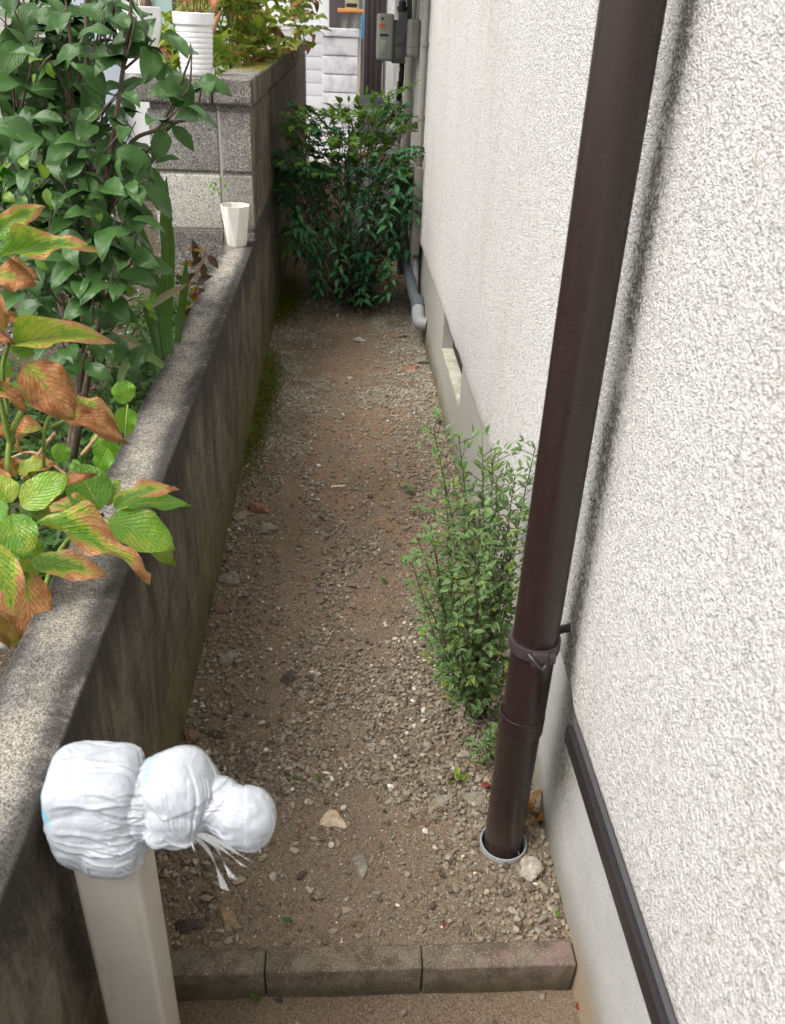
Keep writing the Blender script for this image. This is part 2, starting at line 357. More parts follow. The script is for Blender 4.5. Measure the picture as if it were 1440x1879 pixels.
def leafmat(name, lo, hi, rib=(.25, .35, .12), rough=.35, spec=.5, trans=.25, brown=None, edge=None, veins=7, ribw=.035, yellow=None, veinamt=.35, back=None):
    """lo/hi greens by leaf; UV: u across, v along. brown=(thr, a, b): scorched margins and tips; edge=(w,colour): pale margin."""
    q = N(name, rough, spec); uv = q.n('ShaderNodeUVMap').outputs[0]; u, v, _ = q.xyz(uv); r = q.island()
    c = q.mix(r, lo, hi); nn = q.noise(55, 4, .6); c = q.mix(q.m_('MULTIPLY', nn, .6), c, tuple(k * .55 for k in lo))
    if yellow: c = q.mix(q.ramp(q.m_('ADD', q.noise(28, 3), q.m_('MULTIPLY', r, .25)), .58, .8, 0, .8), c, yellow)
    au = q.m_('ABSOLUTE', q.m_('SUBTRACT', u, .5))
    ph = q.m_('SUBTRACT', q.m_('MULTIPLY', v, veins * 1.), q.m_('MULTIPLY', au, veins * 1.1)); sv = q.m_('ABSOLUTE', q.m_('SINE', q.m_('MULTIPLY', ph, math.pi)))
    vn = q.ramp(q.m_('ADD', sv, q.m_('MULTIPLY', q.noise(60, 3), .12)), .17, .04); c = q.mix(q.m_('MULTIPLY', vn, veinamt), c, rib)
    rb = q.ramp(au, ribw, ribw * .4); 
    if brown:
        r2 = q.m_('FRACT', q.m_('MULTIPLY', r, 7.31))
        ed = q.m_('ADD', q.m_('MULTIPLY', au, 1.2), q.m_('MULTIPLY', v, .75)); ed = q.m_('ADD', ed, q.m_('MULTIPLY', q.m_('SUBTRACT', q.noise(34, 5, .65), .5), 1.5))
        ed = q.m_('ADD', ed, q.m_('MULTIPLY', r2, brown[3] if len(brown) > 3 else .5)); bm_ = q.ramp(ed, brown[0], brown[0] + .22)
        bc = q.mix(q.ramp(q.noise(70, 4, .65), .3, .7), brown[1], brown[2]); bc = q.mix(q.ramp(ed, brown[0] + .45, brown[0] + .8, 0, .75), bc, tuple(k * .45 for k in brown[1]))
        rim = q.m_('MULTIPLY', q.ramp(ed, brown[0] - .16, brown[0]), .65); c = q.mix(rim, c, (.42, .45, .06)); c = q.mix(bm_, c, bc)
    c = q.mix(q.m_('MULTIPLY', rb, .7), c, rib)
    if edge: c = q.mix(q.m_('MULTIPLY', q.ramp(q.m_('ADD', au, q.m_('MULTIPLY', q.noise(150, 2), .05)), .5 - edge[0], .5 - edge[0] * .6), .9), c, edge[1])
    if back: c = q.mix(q.geo.outputs['Backfacing'], c, back)
    q.col(c); qu = q.voro(230, feat='SMOOTH_F1'); hh = q.m_('ADD', q.m_('SUBTRACT', q.m_('MULTIPLY', q.ramp(sv, .5, .0), -.55), q.m_('MULTIPLY', qu, .8)), q.m_('MULTIPLY', q.noise(120, 3), .5)); hh = q.m_('ADD', hh, q.m_('MULTIPLY', rb, -1.2)); q.bump(hh, .0020 if name in ('hydrangea_green_leaf', 'hydrangea_scorched_leaf', 'hydrangea_withered_leaf') else (.0004 if name.startswith('camellia') else .0012), .9)
    if trans:
        t = q.n('ShaderNodeBsdfTranslucent'); tc = q.mix(.5, c, (.35, .55, .05)); q.l(tc, t.inputs['Color'])
        ms = q.n('ShaderNodeMixShader'); ms.inputs[0].default_value = trans; q.l(q.b.outputs[0], ms.inputs[1]); q.l(t.outputs[0], ms.inputs[2])
        q.l(ms.outputs[0], q.t.nodes['Material Output'].inputs['Surface'])
    return q.m
def barkmat(name, a, b, sc=60):
    q = N(name, .85, .2); n = q.noise(sc, 5, .65, q.scale(q.pos(), (1, 1, .35))); q.col(q.mix(q.ramp(n, .3, .7), a, b)); q.bump(n, .002, 1.); return q.m

M = dict(plaster=mat_plaster(), found=mat_foundation(), block=mat_block('weathered_concrete_block'),
         soil=mat_soil('passage_soil'), lowsoil=mat_soil('lower_path_soil', .85), gsoil=mat_soil('garden_soil', .28), stone=mat_stone(),  # garden soil toned down: shade of the gaps behind the camellia is in its colour
         brown=plain('brown_gutter_plastic', (.032, .017, .016), .30, .5, .08, bd=.0001, bs=20),
         brown2=plain('brown_bracket', (.045, .034, .036), .4, .5, .1), flash=plain('brown_steel_flashing', (.021, .017, .019), .4, .5, .15),
         greypvc=plain('grey_pvc', (.30, .31, .31), .45, .4, .15), drk=plain('dark_grey_pipe', (.10, .115, .125), .5, .4, .2),
         beige=plain('beige_resin', (.50, .47, .41), .42, .4, .06, bd=.0002), black=plain('black_rubber', (.012, .012, .012), .5, .4, .1),
         meter=plain('grey_meter_casing', (.22, .22, .19), .5, .4, .1), meterd=plain('dark_meter_body', (.09, .09, .085), .55, .4, .15),
         cond=plain('shaded_beige_conduit', (.23, .215, .185), .6, .3, .25), tank=plain('grey_cylinder_paint', (.36, .37, .37), .4, .5, .1),  # conduit beige darkened: the shade on the wall is put into its colour
         orange=plain('orange_sticker', (.5, .2, .045), .6), red=plain('red_print', (.6, .05, .03), .6), white=plain('white_paint', (.78, .79, .78), .5, .4, .06),
         cream=plain('cream_wall', (.75, .66, .45), .7, .3, .06), blue=plain('blue_plastic', (.03, .25, .50), .4), cloth=plain('grey_cloth', (.20, .20, .185), .9, .2, .25),
         bcol=plain('brown_aluminium', (.085, .062, .066), .4, .5, .12), wpot=plain('white_glazed_pot', (.84, .84, .84), .3, .5, .03, bd=.0001),
         cpot=plain('ivory_resin_pot', (.82, .80, .73), .45, .4, .03, bd=.0001), dark=plain('recess_shade_black', (.02, .02, .02), .9), bluew=plain('pale_blue_board', (.58, .66, .76), .6, .3, .08),
         concp=plain('pale_concrete', (.50, .50, .48), .9, .2, .15))
M['brown'] = dirty('brown_gutter_plastic', (.023, .012, .011), .30, (.10, .07, .055), (.2, .16, .14), .0, .13, .5, .45, .05)
M['beige'] = dirty('beige_resin', (.47, .44, .385), .42, (.22, .18, .13), (.25, .22, .18), -.05, .12, .5, .4)
M['cpot'] = dirty('ivory_resin_pot', (.80, .78, .71), .45, (.38, .32, .22), (.5, .45, .35), .57, .63, .4, .4)
def setup_kerb():
    q = N('kerb_concrete', .9, .2); x, y, z = q.xyz(); f = q.noise(24, 5, .65); c = q.mix(q.ramp(f, .3, .7), (.085, .066, .047), (.19, .155, .112))
    c = q.mix(q.ramp(q.noise(420, 2), .58, .66, 0, .6), c, (.45, .4, .33)); c = q.mix(q.ramp(q.noise(300, 2), .6, .68, 0, .5), c, (.03, .025, .02))
    gnd = q.ramp(q.m_('ADD', z, q.m_('MULTIPLY', q.noise(15, 3), .02)), -.01, -.05); c = q.mix(q.m_('MULTIPLY', gnd, .6), c, (.06, .05, .025))
    pk = q.m_('MULTIPLY', q.ramp(x, .15, .3), q.ramp(q.noise(20, 3), .45, .6)); pk = q.m_('MULTIPLY', pk, q.ramp(z, -.03, -.005)); c = q.mix(q.m_('MULTIPLY', pk, .4), c, (.25, .14, .16)); q.col(c)
    q.bump(q.noise(260, 4, .7), .002, 1.); return q.m
M['kerb'] = setup_kerb()
def setup_ledge():
    q = N('mossy_sill_mortar', .8, .2); f = q.noise(14, 5, .6); c = q.mix(q.ramp(f, .38, .6), (.50, .49, .43), (.33, .34, .22)); q.col(c); q.bump(q.noise(120, 4), .002, .8); return q.m
M['ledge'] = setup_ledge()
M['bark'] = barkmat('grey_brown_bark', (.05, .035, .025), (.16, .12, .085)); M['twigred'] = barkmat('reddish_twig', (.09, .035, .02), (.24, .11, .06), 90)
M['gstem'] = barkmat('green_stem', (.10, .16, .03), (.22, .30, .07), 60); M['drystem'] = barkmat('dry_stem', (.22, .13, .07), (.45, .30, .17), 90)
GO = ((.46, .17, .07), (.62, .33, .16))
M['cam'] = leafmat('camellia_leaf', (.002, .015, .003), (.022, .150, .007), (.10, .25, .03), .12, .20, 0, veins=8, veinamt=.12, ribw=.028, back=(.05, .11, .03))
M['camy'] = leafmat('camellia_young_leaf', (.10, .22, .02), (.22, .36, .03), (.3, .42, .1), .3, .5, .3, veins=8, veinamt=.12, ribw=.028)
M['hyg'] = leafmat('hydrangea_green_leaf', (.10, .26, .018), (.23, .43, .03), (.36, .50, .15), .36, .45, .22, brown=(1.75, *GO, .25), veins=8, ribw=.022, yellow=(.30, .36, .04), veinamt=.15)
M['hyo'] = leafmat('hydrangea_scorched_leaf', (.10, .24, .018), (.22, .38, .03), (.38, .42, .13), .45, .4, .22, brown=(.92, *GO, .35), veins=8, ribw=.022, yellow=(.34, .36, .05), veinamt=.15)
M['hyb'] = leafmat('hydrangea_withered_leaf', (.12, .17, .03), (.2, .22, .05), (.45, .28, .12), .55, .3, .18, brown=(.30, (.36, .12, .045), (.56, .27, .12), .3), veins=8, ribw=.022, veinamt=.3)
M['hybush'] = leafmat('far_hydrangea_leaf', (.10, .19, .02), (.21, .36, .035), (.34, .42, .1), .45, .4, .35, brown=(1.35, (.32, .13, .05), (.5, .30, .14), .5), veins=7, ribw=.03, yellow=(.40, .38, .05), veinamt=.2)
M['nand'] = leafmat('dark_lance_leaf', (.020, .095, .040), (.075, .23, .085), (.14, .28, .11), .3, .25, .06, veins=5, veinamt=.1, ribw=.05)
M['nandl'] = leafmat('light_lance_leaf', (.09, .22, .03), (.20, .36, .045), (.2, .3, .08), .4, .45, .35, veins=5, veinamt=.1, ribw=.05)
M['vari'] = leafmat('cream_edged_leaf', (.10, .23, .07), (.19, .35, .12), (.32, .44, .18), .4, .45, .25, edge=(.09, (.50, .58, .26)), veins=6, veinamt=.12, ribw=.04)
M['variy'] = leafmat('yellow_green_leaf', (.22, .34, .03), (.34, .46, .05), (.4, .5, .1), .4, .45, .3, edge=(.08, (.6, .65, .3)), veins=6, veinamt=.12)
M['blade'] = leafmat('sword_leaf', (.03, .10, .012), (.06, .16, .02), (.10, .20, .04), .4, .45, .2, veins=0.01, ribw=.05, veinamt=0, brown=(1.75, (.16, .07, .03), (.3, .17, .08), .1))
M['bladel'] = leafmat('pale_sword_leaf', (.17, .28, .10), (.24, .36, .13), (.35, .45, .2), .4, .4, .3, veins=0.01, ribw=.05, veinamt=0)
M['dryblade'] = leafmat('withered_blade', (.28, .24, .15), (.36, .30, .2), (.4, .34, .22), .7, .2, .2, veins=0.01, veinamt=0)
M['heart'] = leafmat('heart_leaf', (.10, .27, .02), (.17, .38, .03), (.3, .5, .08), .4, .45, .35, veins=5, ribw=.03, veinamt=.4)
M['cover'] = leafmat('ground_cover_leaf', (.03, .09, .02), (.08, .17, .03), (.14, .22, .06), .45, .4, .25, veins=4, veinamt=.1)
M['dry'] = leafmat('dry_leaf', (.25, .12, .05), (.42, .22, .09), (.4, .25, .12), .6, .3, .15, veins=6)
M['gold'] = leafmat('golden_brown_leaf', (.30, .14, .035), (.46, .24, .06), (.5, .33, .12), .4, .4, .15, veins=6, veinamt=.15)
M['maroon'] = leafmat('maroon_brown_leaf', (.05, .018, .010), (.10, .04, .02), (.14, .07, .03), .35, .45, .08, veins=6, veinamt=.1)
M['redleaf'] = leafmat('red_leaf', (.22, .03, .02), (.34, .05, .03), (.4, .1, .06), .5, .4, .1, veins=6)

# ------------------------------------------------------------------ SETTING
X0, X1 = -.33, .403      # the passage: wall face to house foundation
def gh(x, y):            # passage ground height
    return (fbm(x * 6, y * 6, 3, 3) - .45) * .022 + (fbm(x * 40, y * 40, 3, 9) - .45) * .008 - .045 * ((x - .3165) ** 2 + (y - 1.075) ** 2 < .041 ** 2)   # hollow inside the drain socket
def heightgrid(name, xs, ys, hf, mat):
    X, Y = np.meshgrid(xs, ys, indexing='ij'); Z = hf(X, Y); V = np.stack([X, Y, Z], -1).reshape(-1, 3)
    F = gridfaces(len(xs), len(ys))[:, ::1]; return link(name, mesh_np(name, [(V, F, None)]), mat)
ys = [.872]; st = .006
while ys[-1] < 9.4: ys.append(ys[-1] + st); st *= 1.012
g = heightgrid('gravel_passage', np.arange(X0 - .02, X1 + .03, .006), np.array(ys), gh, M['soil']); tag(g, kind='structure')
g = heightgrid('lower_path', np.arange(-.5, .6, .01), np.arange(-.6, .86, .01), lambda x, y: -.068 + (fbm(x * 9, y * 9, 4, 5) - .45) * .012, M['lowsoil']); tag(g, kind='structure')
def gard(x, y): return .24 + (fbm(x * 2, y * 2, 4, 8) - .45) * .14 + (fbm(x * 25, y * 25, 3, 4) - .45) * .02
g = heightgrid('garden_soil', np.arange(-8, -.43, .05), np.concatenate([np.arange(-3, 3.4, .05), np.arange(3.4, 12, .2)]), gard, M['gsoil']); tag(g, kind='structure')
bm = bmesh.new(); bmesh.ops.create_grid(bm, x_segments=1, y_segments=1, size=1, matrix=Matrix.Translation((0, 60, -.1)) @ Matrix.Diagonal((120, 120, 1, 1)))
g = bmobj('ground', bm, M['concp'], smooth=False); tag(g, kind='structure')
bm = bmesh.new(); add_box(bm, (-.33, 9.2, -.09), (6, 16, .06)); g = bmobj('concrete_yard', bm, M['concp'], smooth=False); tag(g, kind='structure')

# ---- low and tall block walls
def block_wall(name, label, rows, mortar):
    bm = bmesh.new()
    for (lo, hi) in rows: add_box(bm, lo, hi, .006, 3, .0008)
    bmesh.ops.subdivide_edges(bm, edges=[e for e in bm.edges if e.calc_length() > .15], cuts=3)
    for lo, hi in mortar: add_box(bm, lo, hi)
    o = bmobj(name, bm, M['block'], sharp=.9); tag(o, label, 'wall'); return o
rows = []
def course(z0, z1, y0, y1, xa=-.443, xb=-.33, L=.397, off=0., g=.003):
    y = y0 - off
    while y < y1 - .01:
        a = max(y, y0); b = min(y + L, y1); 
        if b - a > .02: rows.append(((xa, a + g / 2, z0), (xb, b - g / 2, z1)))
        y += L
course(.380, .577, -.6, 3.427, L=4.1); course(.183, .377, -.6, 3.427, off=.1, L=.8, g=.002); course(-.12, .180, -.6, 3.427, off=.3, L=1.2, g=.002)
block_wall('low_block_wall', 'low grimy concrete block wall with pale worn top along the left of the passage', rows, [((-.440, -.59, -.1), (-.333, 3.42, .57))])
rows = []
for z0, z1 in ((-.1, .398), (.402, .604), (.614, .811), (.823, 1.030)):
    rows.append(((-.70, 3.430, z0), (-.451, 3.60, z1)))
    y = 3.430; L = .39; first = True
    while y < 8.85:
        l = L * (.5 if (first and int(z0 * 5) % 2) else 1); first = False
        rows.append(((-.440, y, z0), (-.33, min(y + l, 8.87), z1))); y += l + .006
mort = [((-.69, 3.437, -.09), (-.337, 3.59, 1.06)), ((-.434, 3.592, -.09), (-.336, 8.86, 1.062))]
tw = empty('tall_block_wall', (-.39, 3.5, 0), 'tall block wall with mossy coping, ending in a pier behind the ivory pot', 'wall')
bm = bmesh.new()
for lo, hi in rows: add_box(bm, lo, hi, .007, 3, .0008)
for lo, hi in mort: add_box(bm, lo, hi)
bmobj('block_work', bm, M['block'], tw, sharp=.9)
bm = bmesh.new(); add_box(bm, (-.742, 3.405, 1.052), (-.462, 3.62, 1.136), .012, 3, .001); add_box(bm, (-.458, 3.405, 1.052), (-.318, 4.0, 1.140), .012, 3, .001)
y = 4.004
while y < 8.8: add_box(bm, (-.458, y, 1.052), (-.318, min(y + .6, 8.9), 1.138), .01, 3, .002); y += .604
bmobj('coping', bm, M['block'], tw)
bm = bmesh.new(); add_box(bm, (-.4505, 3.4335, .40), (-.4405, 3.44, 1.03)); bmobj('mortar_seam', bm, M['found'], tw)

# ---- kerb blocks
kb = [(-.335, -.1148, 'edging block partly hidden behind the beige tap post', .8), (-.1132, .1432, 'middle edging block of the step, beside the two narrow joints', .8), (.1448, .400, 'edging block with pinkish stain touching the house foundation', .8)]
for a, b, lab, _ in kb:
    bm = bmesh.new(); add_box(bm, (a, .831, -.10), (b, .8755, .004), .005, 3, .0012)
    bmesh.ops.subdivide_edges(bm, edges=[e for e in bm.edges if e.calc_length() > .1], cuts=10)
    for v in bm.verts:
        v.co += Vector(mnoise.noise_vector(v.co * 30)) * .0009
    o = bmobj('edging_block', bm, M['kerb']); tag(o, lab, 'edging block', 'concrete edging blocks of the step')

# ---- house on the right
hs_ = empty('house', (.9, 3, 0), 'white roughcast house wall with mortar foundation along the right of the passage', 'house')
bm = bmesh.new()
zb = lambda y: .388 if y > 1.03 else .3655
ysw = np.concatenate([np.arange(-1.2, 1.02, .02), [1.0201], np.arange(1.03, 9.1, .03)])
prof = [(.412, 0), (.402, .001), (.393, .006), (.387, .014), (.385, .026), (.385, .06), (.385, .25), (.385, .7), (.385, 1.3), (.385, 2.6), (.385, 5.4)]
V = []
for yv in ysw:
    j = (mnoise.noise(Vector((yv * 9, 1.3, 0))) * .012 + mnoise.noise(Vector((yv * 40, 4, 0))) * .004) if yv > 1.03 else 0
    fl = .02 * math.exp(-((yv - 1.30) / .12) ** 2) if yv > 1.03 else 0
    for k, (x, dz) in enumerate(prof): V.append((x, yv, zb(yv) + dz + (j + fl) * (1 if k < 6 else 0)))
me = mesh_np('plaster', [(np.array(V), gridfaces(len(ysw), len(prof)), None)]); link('wall', me, M['plaster'], hs_)
bm = bmesh.new(); add_box(bm, (.412, -1.2, .36), (4.5, 9.07, 5.7)); bmobj('wall_core', bm, M['plaster'], hs_, smooth=False)
bm = bmesh.new()
add_box(bm, (.403, -1.2, -.3), (.46, 2.66, .395), .004); add_box(bm, (.403, 2.6605, -.3), (.475, 3.25, .212)); add_box(bm, (.403, 3.2505, -.3), (.46, 9.05, .395), .004)
add_box(bm, (.53, 2.6, -.3), (.6, 3.4, .4)); bmobj('foundation', bm, M['found'], hs_, smooth=False)
vent = boxobj('vent_shade_block', (.447, 2.66, .2225), (.529, 3.26, .41), M['dark'], hs_, 0)  # black block filling the vent recess, stands for the shade inside
bm = bmesh.new(); add_box(bm, (.4035, 2.662, .208), (.476, 3.249, .219), .003); bmobj('vent_sill', bm, M['ledge'], hs_)
bm = bmesh.new(); add_box(bm, (.3745, -1.2, .3285), (.4125, 1.017, .3615), .0015, 2); bmobj('flashing', bm, M['flash'], hs_)
bm = bmesh.new(); add_box(bm, (.3835, -1.2, .3622), (.392, 1.017, .3665), .001, 1); bmobj('sealant_bead', bm, plain('grey_sealant', (.07, .067, .07), .6), hs_)
boxobj('added_overhang', (-.12, 4.2, 1.75), (.384, 7.2, 1.9), M['bcol'], hs_, .004)  # unseen overhang, added low to shade the far part of the passage
boxobj('roof', (-.05, -1.6, 5.7), (4.9, 9.5, 5.9), M['bcol'], hs_, .004)

# ---- downpipe with its bracket and the grey drain socket
dp = empty('downpipe', (.315, 1.08, 0), 'dark brown round rainwater downpipe strapped to the white wall', 'downpipe')
lathe('pipe', [(.0365, .328), (.0365, 5.6)], (.3185, 1.08, 0), M['brown'], dp, 64)
lathe('socket', [(.0345, .02), (.0352, -.06), (.0358, .29), (.0388, .295), (.0392, .328), (.0385, .3335), (.0366, .334)], (.3165, 1.08, 0), M['brown'], dp, 64)
bm = bmesh.new()
br = D.objects.new('x', None); D.objects.remove(br)
lathe('bracket', [(.0368, .473), (.0415, .473), (.0418, .476), (.0418, .490), (.0415, .493), (.0368, .493)], (.3185, 1.08, 0), M['brown2'], dp, 48)
tube('bracket_arm', [(.35, 1.10, .483), (.372, 1.112, .483), (.392, 1.118, .483)], [.007, .007, .009], M['brown2'], dp, 10)
bk = bmesh.new(); add_box(bk, (.305, 1.030, .470), (.331, 1.042, .496), .003)
add_box(bk, (.331, 1.031, .474), (.344, 1.043, .492), .004); bmobj('bracket_clasp', bk, M['brown2'], dp)
tube('clasp_hook', [(.300, 1.036, .492), (.306, 1.026, .488), (.314, 1.024, .478), (.322, 1.026, .470), (.328, 1.029, .476)], .0028, M['brown2'], dp, 8, sub=4)
so = empty('drain_socket', (.315, 1.08, 0), 'light grey pipe socket in the soil round the foot of the brown downpipe', 'pipe')
lathe('socket_ring', [(.0405, -.08), (.0405, .006), (.0415, .009), (.0440, .009), (.0450, .006), (.0450, -.08)], (.3165, 1.075, 0), M['greypvc'], so, 64)
lathe('mouth_shade_disc', [(.0, -.012), (.0404, -.012)], (.3165, 1.075, 0), M['dark'], so, 32)  # black disc stands for the shade down inside the socket

# ---- tap post and plastic bag
tp = empty('tap_post', (-.26, .683, -.065), 'beige square water tap post standing against the low wall', 'post')
bm = bmesh.new(); add_box(bm, (-.297, .648, -.3), (-.223, .718, .600), .007, 4); bmobj('post_body', bm, M['beige'], tp)
tube('tap_pipe', [(-.223, .683, .56), (-.16, .680, .56), (-.10, .672, .55)], .012, M['greypvc'], tp)

def bag():
    lump = []
    bm = bmesh.new()
    def ell(c, r, rot=None, pw=1.):
        rr = bmesh.ops.create_icosphere(bm, subdivisions=4, radius=1)
        for v in rr['verts']:
            q = v.co.copy()
            if pw != 1: q = Vector([math.copysign(abs(t) ** pw, t) for t in q])
            q = Vector((q.x * r[0], q.y * r[1], q.z * r[2]))
            if rot: q = rot @ q
            v.co = q + Vector(c)
    R3 = lambda ang, ax: Matrix.Rotation(math.radians(ang), 3, ax)
    ell((-.2665, .680, .590), (.050, .046, .048), None, .42); ell((-.265, .676, .565), (.052, .050, .055), None, .6); ell((-.250, .668, .545), (.040, .046, .045), None, .7)
    p2 = GZ(332, 1450, .600); ell(p2, (.042, .041, .046), R3(-25, 'Y'), .8)
    ell(GZ(322, 1495, .580), (.037, .034, .034), R3(15, 'Y'), .8)
    ell(GZ(352, 1478, .585), (.040, .030, .034), R3(15, 'Y'), .9)
    p3 = GZ(400, 1474, .590); ell(p3, (.026, .024, .032), R3(30, 'Y'))
    ell(GZ(450, 1500, .585), (.033, .030, .033), R3(20, 'Y'), .8)
    ell(GZ(422, 1490, .585), (.036, .027, .031), R3(20, 'Y')); ell(GZ(265, 1480, .585), (.018, .032, .036), None, .8)
    ell(GZ(288, 1540, .575), (.016, .010, .010), R3(30, 'Y')); ell(GZ(352, 1526, .578), (.006, .006, .009))
    me = D.meshes.new('t'); bm.to_mesh(me); bm.free(); t = D.objects.new('t', me); COL.objects.link(t)
    rm = t.modifiers.new('r', 'REMESH'); rm.mode = 'VOXEL'; rm.voxel_size = .0010
    sm = t.modifiers.new('s', 'SMOOTH'); sm.iterations = 9; sm.factor = .5
    bpy.context.view_layer.update(); dg = bpy.context.evaluated_depsgraph_get()
    m2 = D.meshes.new_from_object(t.evaluated_get(dg)); D.objects.remove(t)
    n = len(m2.vertices); V = np.zeros(n * 3); m2.vertices.foreach_get('co', V); V = V.reshape(-1, 3)
    NN = np.zeros(n * 3); m2.vertices.foreach_get('normal', NN); NN = NN.reshape(-1, 3)
    def ridge(t): return 1 - np.abs(((t) % 1.) * 2 - 1)
    def radial(g, ax, k, fall, amp, seed):
        g = np.array(g); ax = np.array(ax, float); ax /= np.linalg.norm(ax); d = V - g; h = d @ ax; pr = d - h[:, None] * ax
        e1 = np.cross(ax, [0, 0, 1.]); e1 /= np.linalg.norm(e1) + 1e-9; e2 = np.cross(ax, e1); th = np.arctan2(pr @ e2, pr @ e1)
        L = np.linalg.norm(d, axis=1)
        w_ = th * k / 6.283 + .9 * vnoise(L * 60 + 50, th * 2 + 20, seed) + .35 * vnoise(L * 20 + 9, th * 5 + 30, seed + 2)
        prof = ridge(w_) ** 2.2; on = vnoise(th * 3 + 40, L * 25 + 3, seed + 5)
        return amp * (prof - .35) * np.exp(-((L - .02) / fall) ** 2) * (.3 + 1.2 * on)
    neck = np.array((-.214, .675, .578)); tie = np.array(GZ(350, 1524, .578)); c1 = V[:, 0] < -.206
    def creases(g, ax, cnt, l0, l1, amp, wd, seed, arc=(0, 6.2832)):
        rr = np.random.default_rng(seed); g = np.array(g, float); ax = np.array(ax, float); ax /= np.linalg.norm(ax); d = V - g; h = d @ ax; pr = d - h[:, None] * ax
        e1 = np.cross(ax, [0, .1, 1.]); e1 /= np.linalg.norm(e1); e2 = np.cross(ax, e1); th = np.arctan2(pr @ e2, pr @ e1); rho = np.linalg.norm(pr, axis=1); L = np.linalg.norm(d, axis=1); o = np.zeros(n)
        for i in range(cnt):
            t0 = rr.uniform(*arc); La = rr.uniform(0, l0); Lb = La + rr.uniform(.3, 1.) * l1; cv = rr.normal(0, 3.5); ph = rr.uniform(0, 6); f = rr.uniform(40, 110); w_ = wd * rr.uniform(.6, 1.7)
            dt = (th - t0 - cv * L - .07 * np.sin(L * f + ph) + np.pi) % (2 * np.pi) - np.pi; x_ = dt * rho / (w_ * (.6 + L * 12)); en = np.clip((L - La) / .008, 0, 1) * np.clip((Lb - L) / .025, 0, 1)
            o += amp * rr.uniform(.4, 1.3) * (np.exp(-x_ ** 2) - .75 * np.exp(-(x_ - 1.7) ** 2)) * en
        return o
    dz = np.zeros(n); g1 = np.array((-.206, .668, .572)); bot = (-.255, .668, .50)
    d1 = creases(g1, (1, 0, -.1), 60, .03, .10, .0017, .0013, 5) + creases(g1, (1, .2, .1), 34, .02, .07, .0009, .0008, 6) + creases(bot, (0, 0, 1), 46, .02, .07, .0014, .0012, 8)
    d1 = d1 + creases((-.30, .72, .63), (1, -.6, -.4), 16, .01, .08, .0007, .0009, 31) + creases((-.22, .64, .53), (.5, .3, -1), 40, .01, .06, .0010, .0008, 33)
    d2 = creases(tie, (.1, -.6, -.8), 46, .02, .07, .0014, .0010, 9) + creases(GZ(470, 1540, .57), (.3, -.5, -.8), 34, .005, .05, .0009, .0009, 41) + creases(GZ(412, 1480, .6), (1, 0, .1), 40, .005, .045, .0008, .0008, 43) + creases(p2, (-.2, -.4, .9), 14, .004, .05, .0009, .0009, 10) + creases(g1, (1, 0, 0), 26, .01, .04, .0012, .0009, 11)
    dz = np.where(c1, d1, d2) + np.array([mnoise.fractal(Vector(v) * 24, .9, 2.1, 3) for v in V]) * .0026
    CC = (V - CAMP) @ ROT; PX = 720 - FPX * CC[:, 0] / CC[:, 2]; PY = 939.5 + FPX * CC[:, 1] / CC[:, 2]
    e1 = np.interp(PX, [240, 257, 290, 300, 347, 403, 425], [1440, 1457, 1497, 1507, 1487, 1447, 1425])     # overlapping fold of film under the middle lump
    dz += np.where((PX > 245) & (PX < 425), np.clip((e1 - PY) / 3, -1, 1) * .0013 * np.clip((PX - 245) / 10, 0, 1) * np.clip((425 - PX) / 10, 0, 1), 0)
    e2 = (PX - 353) * (1527 - 1440) / 90 + PY - 1527; dz += np.where((PX > 345) & (PX < 450) & (PY > 1430), -np.clip(e2 / 4, -1, 1) * .0010, 0)
    V = V + NN * dz[:, None]
    # ragged hem: pull the open bottom of the big lump in under the folds
    m2.vertices.foreach_set('co', V.ravel()); m2.update()
    m2.polygons.foreach_set('use_smooth', np.ones(len(m2.polygons), bool))
    q = N('white_polythene', .24, .5); x, y, z = q.xyz(); c = q.mix(q.noise(18, 3), (.47, .50, .54), (.57, .59, .62))
    # printed pale blue strip, running down the left shoulder
    s = q.m_('ADD', x, q.m_('MULTIPLY', q.m_('SUBTRACT', z, .6), .35)); s = q.m_('ADD', s, q.m_('MULTIPLY', q.noise(25, 2), .006))
    s1 = q.m_('MULTIPLY', q.ramp(q.m_('ABSOLUTE', q.m_('ADD', s, .3035)), .0038, .0022), q.ramp(z, .588, .600))
    c = q.mix(q.m_('MULTIPLY', s1, .75), c, (.12, .58, .80)); s2 = q.m_('MULTIPLY', q.ramp(q.m_('ABSOLUTE', q.m_('ADD', x, .2035)), .0045, .002), q.ramp(z, .622, .634)); c = q.mix(q.m_('MULTIPLY', s2, .4), c, (.15, .6, .82)); q.col(c)
    q.b.inputs['Subsurface Weight'].default_value = .1; q.b.inputs['Coat Weight'].default_value = .6; q.b.inputs['Coat Roughness'].default_value = .07; q.b.inputs['Subsurface Radius'].default_value = (.01, .01, .012); q.b.inputs['Subsurface Scale'].default_value = .5
    hb = q.m_('ADD', q.noise(210, 3, .6, q.scale(q.pos(), (1, .6, .5)), 1.2), q.m_('MULTIPLY', q.noise(60, 3, .5, None, 1.5), 1.4)); q.bump(hb, .0010, .8)
    tr_ = q.n('ShaderNodeBsdfTranslucent'); tr_.inputs['Color'].default_value = (.6, .64, .7, 1); mx_ = q.n('ShaderNodeMixShader'); mx_.inputs[0].default_value = .22; q.l(q.b.outputs[0], mx_.inputs[1]); q.l(tr_.outputs[0], mx_.inputs[2]); q.l(mx_.outputs[0], q.t.nodes['Material Output'].inputs['Surface'])
    e = empty('plastic_bag', (-.26, .68, .51), 'white plastic bags knotted in three lumps over the tap and top of the beige post', 'plastic bag')
    link('bag_film', m2, q.m, e)
